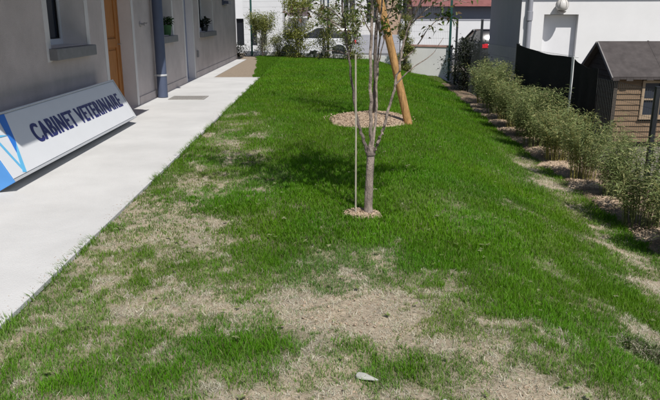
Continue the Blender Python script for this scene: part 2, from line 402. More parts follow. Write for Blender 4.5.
# ------------------------------------------------------------------ grass
def scatter(n, x0, x1, y0, y1):
    return rng.uniform(x0, x1, n), rng.uniform(y0, y1, n)
def make_grass():
    Vs = []; Ts = []; Cs = []; off = 0
    for (y0, y1, dens, wid, hs, det) in ((1.4, 4.2, 18000, 0.0027, 0.86, True), (4.2, 7.0, 11500, 0.0039, 0.88, True), (7.0, 13, 5600, 0.0066, 0.88, False), (13, 30.2, 2300, 0.0115, 1.05, False)):
        x1 = 4.0; n = int((x1+1.57)*(y1-y0)*dens)
        x, y = scatter(n, -1.56, x1, y0, y1)
        # tufting: pull points toward a jittered centre
        g = green(x, y); xb = bedx(y)
        pr = 0.05 + 0.95*cover(x, y, g)
        pr = np.where(x > xb-0.16+0.14*(fbm(x*4, y*4, 77)-0.5)*2, pr*0.10, pr)
        pr = np.where(x > xb+0.15, pr*0.3, pr)
        pr = np.where(in_mulch(x, y), 0.0, pr)
        # the grass thins out over the last metres at the left behind the gravel
        ok = rng.random(n) < pr
        # view limits: what this and a nearby camera could see
        ok &= (np.abs(x) < 1.2 + 0.72*y) & ~beyond(x, y)
        x, y, g = x[ok], y[ok], g[ok]; n = len(x)
        z = lawn_z(x, y)-0.004
        h = (0.020 + 0.032*sstep(0.25, 1, g))*rng.uniform(0.6, 1.45, n)*hs
        w = wid*rng.uniform(0.7, 1.3, n)
        az = rng.uniform(0, 2*math.pi, n); lean = np.abs(rng.normal(0.32, 0.26, n)); bend = rng.uniform(0.1, 0.9, n)
        q = sstep(0.25, 0.85, g + 0.28*(fbm(x*1.3, y*1.3, 91)-0.5) + rng.normal(0, 0.12, n))[:, None]
        fresh = np.array([0.080, 0.192, 0.004]); pale = np.array([0.20, 0.245, 0.10])
        C = pale*(1-q) + fresh*q
        tone = (0.62 + 0.55*fbm(x*0.9, y*0.9, 95) + 0.55*fbm(x*3.3, y*2.2, 96, 3))[:, None]
        C = C*(1+np.stack([0.5*(fbm(x*1.7, y*1.3, 97)-.5), 0*x, 0*x], 1))
        C = C*tone*rng.uniform(0.72, 1.28, n)[:, None]
        yel = (rng.random(n) < 0.05)[:, None]
        C = np.where(yel, C*0.4 + np.array([0.30, 0.26, 0.13])*0.7, C)
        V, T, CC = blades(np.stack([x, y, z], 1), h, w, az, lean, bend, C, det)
        Vs.append(V); Ts.append(T+off); Cs.append(CC); off += len(V)
    n = 9000; y = 1.4+rng.random(n)**1.4*15.4; x = -1.550+np.abs(rng.normal(0, .010, n)); g = cover(x+.05, y, green(x+.05, y))
    ok = rng.random(n) < g*np.clip(fbm(y*5, y*0, 46, 3)*3.2-1.15, 0, 1); x, y = x[ok], y[ok]; n = len(x)
    C = np.array([0.13, 0.235, 0.03])*rng.uniform(0.6, 1.3, n)[:, None]
    V, T, CC = blades(np.stack([x, y, np.full(n, -.012)], 1), rng.uniform(.045, .095, n), .0042*rng.uniform(.7, 1.3, n), math.pi+rng.normal(0, .8, n), rng.uniform(.3, 1.1, n), rng.uniform(.1, .7, n), C, True)
    Vs.append(V); Ts.append(T+off); Cs.append(CC); off += len(V)
    n = 60000; x = rng.uniform(-3.0, -1.55, n); y = rng.uniform(16.9, 28.6, n)
    edge = -1.72 - 0.075*(y-16.9) + 0.16*(fbm(y*1.5, y*0, 44)-0.5)
    ok = (x > edge) | ((y > 24.75) & (x > -2.5+.4*(fbm(y*2, x*2, 45)-.5)))
    x, y = x[ok], y[ok]; n = len(x)
    C = np.array([0.080, 0.190, 0.006])*rng.uniform(0.7, 1.3, n)[:, None]
    V, T, CC = blades(np.stack([x, y, np.where(y < 24.4, .008, -.03)], 1), rng.uniform(.03, .08, n), .0115*rng.uniform(.7, 1.3, n), rng.uniform(0, 6.28, n), np.abs(rng.normal(.3, .25, n)), rng.uniform(.1, .8, n), C, False)
    Vs.append(V); Ts.append(T+off); Cs.append(CC)
    o = tri_mesh('grass', np.concatenate(Vs), np.concatenate(Ts), np.concatenate(Cs), GRASS)
    tag(o, 'short green lawn grass growing in thick and thin patches', 'grass', kind='stuff')
    # dead straw, mostly lying down
    Vs = []; Ts = []; Cs = []; off = 0
    for (y0, y1, dens, wid, det) in ((1.4, 4.5, 15000, 0.0020, True), (4.5, 8, 5200, 0.0038, False), (8, 18, 1700, 0.0085, False)):
        n = int(5.5*(y1-y0)*dens); x, y = scatter(n, -1.58, 3.9, y0, y1)
        g = green(x, y)
        pr = 0.02 + 0.98*(1-cover(x, y, g))*(0.35+0.65*sstep(0.05, 0.35, g))*sstep(1.05, .7, g)
        pr = pr*np.clip(0.3+1.5*(fbm(x*12, y*12, 75, 2)-0.2), 0.05, 1.3)
        ok = (rng.random(n) < pr) & ~in_mulch(x, y) & (np.abs(x) < 1.2+0.72*y) & (x < bedx(y)+0.1)
        x, y, g = x[ok], y[ok], g[ok]; n = len(x); z = lawn_z(x, y)+0.001
        C = np.array([0.58, 0.55, 0.44])*rng.uniform(0.55, 1.2, n)[:, None]
        C = np.where((rng.random(n) < 0.35)[:, None], np.array([0.40, 0.41, 0.27])*rng.uniform(0.7, 1.2, n)[:, None], C)
        V, T, CC = blades(np.stack([x, y, z], 1), rng.uniform(0.010, 0.034, n), wid*rng.uniform(0.7, 1.3, n), rng.uniform(0, 6.283, n), rng.uniform(0.6, 1.42, n), rng.uniform(-0.1, 0.25, n), C, det)
        Vs.append(V); Ts.append(T+off); Cs.append(CC); off += len(V)
    o = tri_mesh('dry_grass', np.concatenate(Vs), np.concatenate(Ts), np.concatenate(Cs), STRAW)
    tag(o, 'dead straw coloured grass lying in the thin patches', 'dry grass', kind='stuff')
make_grass()

# crumbs of soil
def crumbs(name, n, place, rad, m, label, cat):
    Vs = []; Ts = []; off = 0
    base = np.array([(1,0,0),(-1,0,0),(0,1,0),(0,-1,0),(0,0,1),(0,0,-1)], float)
    tri = np.array([(0,2,4),(2,1,4),(1,3,4),(3,0,4),(2,0,5),(1,2,5),(3,1,5),(0,3,5)])
    P = place(n); n = len(P)
    r_ = rng.uniform(rad[0], rad[1], n)*rng.uniform(0.5, 1, n)
    V = base[None]*r_[:, None, None]*rng.uniform(0.6, 1.3, (n, 6, 1))*np.array([1, 1, 0.7])
    a = rng.uniform(0, 6.28, n); c, s_ = np.cos(a)[:, None], np.sin(a)[:, None]
    V = np.stack([V[..., 0]*c-V[..., 1]*s_, V[..., 0]*s_+V[..., 1]*c, V[..., 2]], -1) + P[:, None]
    T = (tri[None] + (np.arange(n)*6)[:, None, None]).reshape(-1, 3)
    o = tri_mesh(name, V.reshape(-1, 3), T, None, MATS[m]); tag(o, label, cat, kind='stuff'); return o
def place_soil(n):
    x, y = scatter(n, -1.5, 2.2, 1.7, 6.2); g = green(x, y); ok = rng.random(n) < sstep(0.5, 0.1, g)
    x, y = x[ok], y[ok]; return np.stack([x, y, lawn_z(x, y)+0.002], 1)
crumbs('soil_crumbs', 26000, place_soil, (0.003, 0.012), 'mulch', 'crumbs of dry soil on the bare patches of lawn', 'soil')
def place_path(n):
    y = rng.uniform(1.5, 14, n); x = -1.56-np.abs(rng.normal(0, .05, n)); ok = rng.random(n) < np.clip(fbm(x*3, y*2, 48)*2.4-.75, 0, 1)
    x, y = x[ok], y[ok]; return np.stack([x, y, np.full(len(x), .0235)], 1)
crumbs('path_crumbs', 1500, place_path, (.0015, .005), 'mulch', 'crumbs of soil spilt on the edge of the path', 'soil')
def weeds():
    L = []
    for i in range(300):
        x = random.uniform(-1.45, 2.4); y = random.uniform(1.9, 9.0)
        if in_mulch(np.array(x), np.array(y)): continue
        g = float(green(np.array([x]), np.array([y]))[0]); n = random.randint(5, 11)
        z = float(lawn_z(np.array([x]), np.array([y]))[0])+.012+.018*g
        a = np.arange(n)*2.4+random.random()*6; r0 = random.uniform(.014, .028)
        c = np.array(random.choice([(.16, .24, .05), (.20, .27, .08), (.24, .28, .12), (.30, .32, .17)]))
        L.append(leaves(np.tile([x, y, z], (n, 1)).astype(float), r0*rng.uniform(.7, 1.2, n), r0*.42*rng.uniform(.7, 1.2, n), a, rng.uniform(.05, .7, n), rng.normal(0, .3, n), np.tile(c, (n, 1))*rng.uniform(.8, 1.2, n)[:, None]))
    V = []; T = []; C = []; off = 0
    for v, t, c in L: V.append(v); T.append(t+off); C.append(c); off += len(v)
    o = tri_mesh('weeds', np.concatenate(V), np.concatenate(T), np.concatenate(C), LEAF); tag(o, 'small broad leaved weeds scattered through the lawn', 'weeds', kind='stuff')
weeds()
def ell(cx, cy, rx, ry, n, dz=0.0, hz=0.0):
    a = rng.uniform(0, 6.283, n); q = np.sqrt(rng.random(n))*(1+0.12*rng.normal(size=n))
    x = cx+rx*q*np.cos(a); y = cy+ry*q*np.sin(a)
    return np.stack([x, y, terrain(x, y)+dz+hz*np.clip(1-q, 0, 1)], 1)

# ------------------------------------------------------------------ mulch discs
def mulch_disc(name, cx, cy, rx, ry, hz, chips, size, seed, m='mulch'):
    k = 36; rings = 7; V = [(cx, cy, float(terrain(np.array(cx), np.array(cy)))+hz)]; F = []
    for i in range(1, rings+1):
        q = i/rings
        for j in range(k):
            a = 2*math.pi*j/k
            w = 1+(0.16 if rx > .5 else .5)*(float(fbm(np.array(math.cos(a)*2.0+seed*3.7), np.array(math.sin(a)*2.0), 5))-0.5)*2
            x = cx+rx*w*q*math.cos(a); y = cy+ry*w*q*math.sin(a)
            z = float(terrain(np.array(x), np.array(y))) + hz*(1-q**2.2) + (0.012*random.uniform(-1, 1) if 0 < i < rings else 0) - (0.035 if i == rings else 0)
            V.append((x, y, z))
    for j in range(k): F.append((0, 1+j, 1+(j+1) % k))
    for i in range(rings-1):
        for j in range(k): F.append((1+i*k+j, 1+(i+1)*k+j, 1+(i+1)*k+(j+1) % k, 1+i*k+(j+1) % k))
    mb = MB(); mb.v = V; mb.f = F
    o = mb.build(name, m, smooth=True); tag(o, kind='structure')
    n = chips; a = rng.uniform(0, 6.283, n); q = np.sqrt(rng.random(n))*np.where(rng.random(n) < .1, 1.16, .98)
    x = cx+rx*q*np.cos(a); y = cy+ry*q*np.sin(a); z = terrain(x, y)+hz*np.clip(1-q**2.2, 0, 1)+np.where(q > 1, .012, 0.004)
    C = np.array([0.50, 0.38, 0.27])*rng.uniform(0.45, 1.3, n)[:, None]
    Vv, T, CC = blades(np.stack([x, y, z], 1), rng.uniform(0.4, 1, n)*size, size*0.38*rng.uniform(0.6, 1.3, n), rng.uniform(0, 6.28, n), rng.uniform(0.9, 1.45, n), rng.uniform(0, 0.2, n), C, True)
    c = tri_mesh('bark_chips', Vv, T, CC, STRAW, parent=o); tag(c, kind='stuff')
    return o
mulch_disc('mulch_bed', 0.72, 9.84, 0.62, 0.72, 0.07, 3500, 0.035, 1)
mulch_disc('mulch_bed', 0.31, 4.90, 0.14, 0.11, 0.012, 260, 0.022, 2)
def bed_edge(y): return bedx(y)-0.17+0.16*(fbm(y*1.6, y*0+7, 52, 3)-.5)
def planting_bed():
    ys_ = np.arange(3.0, 20.5, .08); k = 14; V = []
    for y in ys_:
        x0 = float(bed_edge(np.array(y)))
        for j in range(k+1):
            x = x0+(3.97-x0)*j/k; V.append((x, y, float(terrain(np.array(x), np.array(y)))+(.012*random.random()-.002 if j else -.03)))
    mb = MB(); mb.v = V
    for i in range(len(ys_)-1):
        for j in range(k): a = i*(k+1)+j; mb.f.append((a, a+1, a+k+2, a+k+1))
    o = mb.build('planting_bed', 'bed_soil', smooth=True); tag(o, kind='structure')
mat('bed_soil', (0.11, 0.08, 0.055), 0.95, 0.3, 7, 0.8, 40, col2=(0.30, 0.215, 0.15))
planting_bed()
# planting bed under the bamboo: bare earth strip and one mulched hollow per plant
bed_pts = [(3.55,15.18),(3.50,14.26),(3.49,13.41),(3.44,12.60),(3.38,11.71),(3.30,10.70),(3.24,9.80),(3.15,8.80),(3.14,7.72),(3.10,6.78),(3.02,5.79),(2.98,4.85)]
for i, (x, y) in enumerate(bed_pts):
    mulch_disc('mulch_bed', x+0.10+random.uniform(-.04, .04), y+random.uniform(-.06, .06), 0.27*random.uniform(.85, 1.1), 0.27*random.uniform(.8, 1.15), 0.025, 220, 0.035, 3+i)

# ------------------------------------------------------------------ clinic building at the left
WX = -3.1; WTOP = 2.72; Y0, Y1 = 4.3, 24.9
clinic = empty('clinic_building', (WX, Y0, 0.0), label='long grey rendered clinic building in shade along the concrete path', cat='building')
IM = Matrix.Translation((-WX, -Y0, 0))
def cb(mb, name, m, parent=clinic, **k):
    o = mb.build(name, m, None, **k)
    o.parent = clinic if parent is clinic else parent
    if parent is clinic: o.location = (-WX, -Y0, 0)
    return o
OPEN = [(7.80, 9.02, 1.13, 2.25, 'win', 0.33), (9.86, 11.22, 0.03, 2.25, 'door', 0.22), (13.0, 14.25, 1.13, 2.25, 'win', 0.33), (15.55, 16.5, 0.03, 2.25, 'bdoor', 0.16), (17.45, 19.55, 1.13, 2.25, 'win', 0.33)]
def wall_mesh():
    mb = MB(); ysx = sorted({Y0, Y1, *[o[0] for o in OPEN], *[o[1] for o in OPEN]}); zs = sorted({-0.03, WTOP, *[o[2] for o in OPEN], *[o[3] for o in OPEN]})
    for a, b in zip(ysx, ysx[1:]):
        for c, d in zip(zs, zs[1:]):
            if any(o[0] <= a+1e-6 and b <= o[1]+1e-6 and o[2] <= c+1e-6 and d <= o[3]+1e-6 for o in OPEN): continue
            mb.poly([(WX, a, c), (WX, b, c), (WX, b, d), (WX, a, d)])
    D = 6.0
    mb.poly([(WX, Y0, -0.03), (WX, Y0, WTOP), (WX-D, Y0, WTOP), (WX-D, Y0, -0.03)])
    mb.poly([(WX, Y1, -0.03), (WX-D, Y1, -0.03), (WX-D, Y1, WTOP), (WX, Y1, WTOP)])
    mb.poly([(WX-D, Y0, -0.03), (WX-D, Y0, WTOP), (WX-D, Y1, WTOP), (WX-D, Y1, -0.03)])
    mb.poly([(WX, Y0, WTOP), (WX, Y1, WTOP), (WX-D, Y1, WTOP), (WX-D, Y0, WTOP)])
    return mb
wall = cb(wall_mesh(), 'wall', 'render_grey')
for (a, b, c, d, k, dep) in OPEN:
    rv = MB()   # plastered reveal, four sides and back
    rv.poly([(WX, a, c), (WX, a, d), (WX-dep-.1, a, d), (WX-dep-.1, a, c)]).poly([(WX, b, c), (WX-dep-.1, b, c), (WX-dep-.1, b, d), (WX, b, d)])
    rv.poly([(WX, a, d), (WX, b, d), (WX-dep-.1, b, d), (WX-dep-.1, a, d)]).poly([(WX, a, c), (WX-dep-.1, a, c), (WX-dep-.1, b, c), (WX, b, c)])
    rv.poly([(WX-dep-.1, a, c), (WX-dep-.1, a, d), (WX-dep-.1, b, d), (WX-dep-.1, b, c)])
    cb(rv, 'reveal', 'reveal')
    sw = 0.13; P = 0.006
    sr = MB(); lo = c if k != 'win' else c-0.16
    sr.box(WX-.002, WX+P, a-sw, a, lo, d+sw).box(WX-.002, WX+P, b, b+sw, lo, d+sw).box(WX-.002, WX+P, a+.001, b-.001, d, d+sw)
    cb(sr, 'surround', 'surround')
    if k == 'win':
        cb(MB().box(WX-dep+.02, WX+0.10, a-0.07, b+0.07, c-0.145, c-0.012), 'sill', 'stone_sill', bevel=0.012)
        f = MB(); xf = WX-dep; t = 0.07; mid = (a+b)/2
        f.box(xf-.05, xf+.02, a+.002, a+t, c-.008, d-.002).box(xf-.05, xf+.02, b-t, b-.002, c-.008, d-.002)
        f.box(xf-.05, xf+.02, a+t+.001, b-t-.001, c-.008, c+t).box(xf-.05, xf+.02, a+t+.001, b-t-.001, d-t, d-.002).box(xf-.05, xf+.018, mid-.05, mid+.05, c+t+.001, d-t-.001)
        w = cb(f, 'window', 'pvc_white')
        for (p, q) in ((a+t, mid-.05), (mid+.05, b-t)):
            MB().box(xf-.035, xf-.02, p+.012, q-.012, c+t+.012, d-t-.012).build('pane', 'pane', w)
            gk = MB(); gk.box(xf-.03, xf+.004, p+.001, p+.012, c+t+.002, d-t-.002).box(xf-.03, xf+.004, q-.012, q-.001, c+t+.002, d-t-.002).box(xf-.03, xf+.004, p+.0125, q-.0125, c+t+.002, c+t+.013)
            gk.build('gasket', 'gasket', w)
    elif k == 'door':
        xf = WX-dep; t = 0.06
        fr = MB(); fr.box(xf-.06, xf+.01, a+.002, a+t, c, d-.002).box(xf-.06, xf+.01, b-t, b-.002, c, d-.002).box(xf-.06, xf+.01, a+t+.001, b-t-.001, d-t, d-.002)
        cb(fr, 'door_frame', 'oak')
        dl = MB(); y0, y1 = a+t+.004, b-t-.004
        dl.box(xf-.055, xf-.022, y0, y1, c+.01, d-t-.004)
        dr = cb(dl, 'door', 'oak')
        for (p, q) in ((y0, y0+.12), (y1-.12, y1), ((y0+y1)/2-.06, (y0+y1)/2+.06)):
            MB().box(xf-.021, xf+.003, p, q, c+.012, d-t-.006).build('stile', 'oak', dr, bevel=0.003, seg=1)
        for (z0, z1) in ((c+.013, c+.22), (1.0, 1.14), (d-t-.16, d-t-.007)):
            for (p, q) in ((y0+.121, (y0+y1)/2-.061), ((y0+y1)/2+.061, y1-.121)):
                MB().box(xf-.021, xf+.001, p, q, z0, z1).build('rail', 'oak', dr, bevel=0.003, seg=1)
        for (z0, z1) in ((c+.26, .96), (1.18, d-t-.2)):
            for (p, q) in ((y0+.15, (y0+y1)/2-.09), ((y0+y1)/2+.09, y1-.15)):
                MB().box(xf-.021, xf-.008, p, q, z0, z1).build('panel', 'oak', dr, bevel=0.005, seg=1)
        MB().tube([(xf+.003, y1-.06, 1.05), (xf+.055, y1-.06, 1.05), (xf+.06, y1-.17, 1.05)], .009, 8).build('handle', 'steel', dr, smooth=True)
    else:
        xf = WX-dep
        dr = cb(MB().box(xf-.06, xf-.012, a+.06, b-.06, c+.01, d-.06), 'door', 'door_blue', bevel=0.004)
        fr = MB().box(xf-.06, xf+.01, a+.002, a+.052, c, d-.002).box(xf-.06, xf+.01, b-.052, b-.002, c, d-.002).box(xf-.06, xf+.01, a+.053, b-.053, d-.052, d-.002)
        cb(fr, 'door_frame', 'door_blue')
        for (z0, z1) in ((.2, .95), (1.15, 2.05)): MB().box(xf-.0115, xf-.002, a+.16, b-.16, z0, z1).build('panel', 'door_blue', dr, bevel=0.004, seg=1)
        MB().tube([(xf-.012, a+.11, 1.05), (xf+.045, a+.11, 1.05), (xf+.05, a+.22, 1.05)], .009, 8).build('handle', 'steel', dr, smooth=True)
# step in front of the doors, plinth
cb(MB().box(WX-.002, WX+.014, Y0, 9.72, 0.02, 0.16).box(WX-.002, WX+.014, 11.36, 15.41, 0.02, 0.16).box(WX-.002, WX+.014, 16.64, Y1, 0.02, 0.16), 'plinth', 'render_grey')
# eave, roof, gutter, downpipe
EX = -2.46
ov = MB(); ov.poly([(EX, Y0, WTOP+.002), (EX, Y1+.4, WTOP+.002), (WX-3, Y1+.4, WTOP+.002), (WX-3, Y0, WTOP+.002)])
ov.v = []; ov.f = []
EXN = -2.19; YN = 8.9      # unseen near eave deepened so its shadow covers the sign's upper half
for (ex, ya, yb) in ((EXN, Y0-.02, YN), (EX, YN+.002, Y1+.4)):
    ov.prism([(ex, ya, WTOP+.01), (ex, ya, WTOP+.14), (WX-3, ya, WTOP+1.75), (WX-6.6, ya, WTOP+.14), (WX-6.6, ya, WTOP+.01)], (0, ya, 0), (0, yb, 0))
roof = cb(ov, 'roof', 'roof_tile_brown')
gt = MB()
for (ex, ya, yb) in ((EXN, Y0, YN), (EX, YN+.01, Y1+.3)):
    gt.prism([(ex+a_, ya, WTOP+b_) for a_, b_ in ((.003, .03), (.003, .12), (.02, .12), (.03, .045), (.09, .045), (.10, .12), (.115, .12), (.105, .03))], (0, ya, 0), (0, yb, 0))
cb(gt, 'gutter', 'zinc')
py = 12.50; px = WX+.13
dp = cb(MB().tube([(EX+.06, py, WTOP+.045), (EX+.06, py, WTOP-.05), (EX-.05, py, WTOP-.16), (px+.06, py, WTOP-.42), (px, py, WTOP-.52), (px, py, 0.03)], 0.094, 16), 'downpipe', 'pipe_grey', smooth=True)
for z in (0.42, 1.9):
    MB().lathe((px, py, z), [(.097, 0), (.103, .004), (.103, .03), (.097, .034)], 16).box(WX+.001, px-.09, py-.012, py+.012, z+.004, z+.03).build('bracket', 'galv', dp)
# small fittings on the wall
tp = cb(MB().lathe((WX, 11.72, 1.36), [(.045, 0), (.045, .012), (.018, .016), (.018, .07), (.03, .075), (.03, .095)], 12, 'x').tube([(WX+.085, 11.72, 1.36), (WX+.09, 11.86, 1.375)], [.014, .011], 8), 'wall_knob', 'steel', smooth=True)
tp['label'] = 'small metal lever fitting on the wall between oak door and downpipe'
so = cb(MB().box(WX+.001, WX+.04, 16.86, 16.98, .52, .68), 'socket_box', 'stone_sill', bevel=0.006)
so['label'] = 'small grey socket box low on the wall'
wl = cb(MB().box(WX+.001, WX+.06, 21.6, 22.3, 1.86, 2.02).box(WX+.061, WX+.2, 21.65, 22.25, 1.90, 1.99), 'wall_lamp', 'pipe_grey', bevel=0.01)

# pots on the sills
def pot(name, x, y, z, r, h, m, label, leafcol, n, spread, lh, L):
    t = empty(name, (x, y, z), label=label, cat='plant pot', group='plant pots on the window sills')
    MB().lathe((0, 0, 0), [(r*.75, 0), (r*.98, h*.85), (r*1.08, h*.86), (r*1.08, h), (r*.95, h), (r*.9, h*.88)], 18).build('pot', m, t, smooth=True)
    a = rng.uniform(0, 6.28, n); q = np.sqrt(rng.random(n))*r*.8
    P = np.stack([q*np.cos(a), q*np.sin(a), h*.9+rng.random(n)*lh], 1); P[:, :2] *= 1+spread*((P[:, 2]-h*.9)/max(lh, .01))[:, None]
    C = np.array(leafcol)*rng.uniform(.6, 1.4, n)[:, None]
    V, T, CC = leaves(P, L*rng.uniform(.6, 1.3, n), L*.5*rng.uniform(.7, 1.3, n), a+rng.normal(0, .5, n), rng.uniform(-.2, 1.2, n), rng.normal(0, .6, n), C)
    tri_mesh('foliage', V, T, CC, LEAF, t)
    return t
pot('flower_pot', WX-.06, 13.95, 1.118, 0.115, 0.21, 'clay_pot', 'green pot with bushy dark green plant on the sill beside the downpipe', (.03, .07, .02), 260, .6, .16, .07)
pot('flower_pot', WX-.03, 18.35, 1.118, 0.10, 0.12, 'pot_dark', 'small dark pot with spiky dark plant on the farthest window sill', (.02, .028, .02), 110, 1.4, .22, .12)

# drain grating set in the path
gr = empty('drain_grate', (-2.47, 12.40, 0.022), label='grey rectangular drain grate set in the concrete path', cat='drain grate')
fr = MB().box(-.42, .42, -.27, -.235, 0.001, .012).box(-.42, .42, .235, .27, .001, .012).box(-.42, -.385, -.234, .234, .001, .012).box(.385, .42, -.234, .234, .001, .012)
gr.scale = (.78, 1, 1); fr.build('frame', 'grate', gr); MB().box(-.384, .384, -.233, .233, .0008, .003).build('tray', 'grate', gr)
for i in range(14):
    x = -.36+i*.0555; MB().box(x-.019, x+.019, -.23, .23, .0035, .011).build('bar', 'grate', gr)

# ------------------------------------------------------------------ the sign leaning on the wall
SL = 3.82; SH = 0.60; ST = 0.18
tilt = R(29)
sign = empty('shop_sign', (-2.60, 5.47, 0.112), label='long white lightbox sign reading CABINET VETERINAIRE leaning against the clinic wall', cat='sign')
# local: x along the sign (towards +Y world), y up the face, z out of the face
fx = Vector((0, 1, 0)); fy = Vector((-math.sin(tilt), 0, math.cos(tilt))); fz = fx.cross(fy)
M = Matrix((fx, fy, fz)).transposed().to_4x4()
sign.matrix_world = Matrix.Translation((-2.60, 5.47, 0.112)) @ M
MB().box(0.006, SL-.006, 0.006, SH-.006, -ST, -.012).build('box', 'sign_edge', sign)
MB().box(0.03, SL-.03, 0.03, SH-.03, -.0115, -.001).build('face', 'sign_white', sign)
fm = MB().box(0, SL, 0, .022, -.03, .004).box(0, SL, SH-.018, SH, -.03, .004)
fm.build('frame', 'sign_edge', sign, bevel=0.002, seg=1)
MB().box(-.012, .005, -.002, SH+.002, -ST-.002, .006).build('end_cap', 'sign_blue_end', sign, bevel=0.003, seg=1)
MB().box(SL-.005, SL+.010, -.002, SH+.002, -ST-.002, .006).build('end_cap', 'sign_edge', sign, bevel=0.003, seg=1)
def text_mesh(body, size, bold):
    cu = bpy.data.curves.new('lettering', 'FONT'); cu.body = body; cu.size = size; cu.offset = bold; cu.extrude = 0.0015; cu.align_x = 'LEFT'; cu.space_character = 1.17
    o = bpy.data.objects.new('lettering', cu); COL.objects.link(o)
    bpy.context.view_layer.update()
    dg = bpy.context.evaluated_depsgraph_get()
    me = bpy.data.meshes.new_from_object(o.evaluated_get(dg)); bpy.data.objects.remove(o); bpy.data.curves.remove(cu)
    return me
TX0, TX1, TY0, TY1 = 0.82, 3.60, 0.215, 0.412
def lettering():
    """bold lettering: strokes thickened by a small offset and three closely shifted layers, each a little proud of the last"""
    me = text_mesh('CABINET VETERINAIRE', 0.30, 0.004)
    co = np.empty(len(me.vertices)*3); me.vertices.foreach_get('co', co); co = co.reshape(-1, 3)
    lo, hi = co.min(0), co.max(0)
    co[:, 0] = TX0+(co[:, 0]-lo[0])/(hi[0]-lo[0])*(TX1-TX0); co[:, 1] = TY0+(co[:, 1]-lo[1])/(hi[1]-lo[1])*(TY1-TY0)
    co[:, 2] = (co[:, 2]-lo[2])/(hi[2]-lo[2])*.0012
    fs = [tuple(p.vertices) for p in me.polygons]; n = len(co); mb = MB()
    for i, dx in enumerate((-.011, 0, .011)):
        mb.v += [(x+dx, y, z+.0004*i) for x, y, z in co.tolist()]; mb.f += [tuple(k+i*n for k in f) for f in fs]
    return mb.build('lettering', 'ink_navy', sign)
lt = lettering(); lt.location = (0, 0, .0006)
def plate(name, pts, m, z=.0005, t=.002):
    mb = MB().prism([(x, y, z) for x, y in pts], (0, 0, 0), (0, 0, t)); return mb.build(name, m, sign)
plate('logo', [(.405, .575), (.545, .575), (.43, .31), (.325, .215)], 'logo_blue')
plate('logo', [(.320, .212), (.427, .305), (.275, .03), (.215, .045)], 'logo_cyan')
plate('logo', [(.08, .575), (.12, .575), (.265, .06), (.235, .055)], 'logo_cyan', .0010)
plate('logo', [(.06, .44), (.075, .46), (.25, .41), (.37, .385), (.24, .39)], 'logo_cyan', .0015)
plate('logo', [(.16, .575), (.20, .575), (.25, .50), (.20, .515)], 'logo_blue', .0015)

# ------------------------------------------------------------------ trees on the lawn
def curve_pts(pts, n=6, jit=0.0):
    """Catmull-Rom through pts"""
    P = [Vector(p) for p in pts]; out = []
    for i in range(len(P)-1):
        p0 = P[max(i-1, 0)]; p1 = P[i]; p2 = P[i+1]; p3 = P[min(i+2, len(P)-1)]
        for k in range(n):
            t = k/n
            q = 0.5*((2*p1)+(p2-p0)*t+(2*p0-5*p1+4*p2-p3)*t*t+(-p0+3*p1-3*p2+p3)*t**3)
            out.append(q+Vector((random.gauss(0, jit), random.gauss(0, jit), 0)))
    out.append(P[-1]); return out
def leafy(points, n, spread, L, cols, seed=0):
    pts = np.array([tuple(p) for p in points]); k = rng.integers(0, len(pts), n)
    P = pts[k]+rng.normal(0, 1, (n, 3))*spread
    ci = rng.integers(0, len(cols), n); C = np.array(cols)[ci]*rng.uniform(.65, 1.35, n)[:, None]
    return leaves(P, L*rng.uniform(.6, 1.3, n), L*.55*rng.uniform(.7, 1.2, n), rng.uniform(0, 6.28, n), rng.normal(-.1, .5, n), rng.normal(0, .6, n), C)
def merge(lst):
    V = []; T = []; C = []; off = 0
    for v, t, c in lst: V.append(v); T.append(t+off); C.append(c); off += len(v)
    return np.concatenate(V), np.concatenate(T), np.concatenate(C)

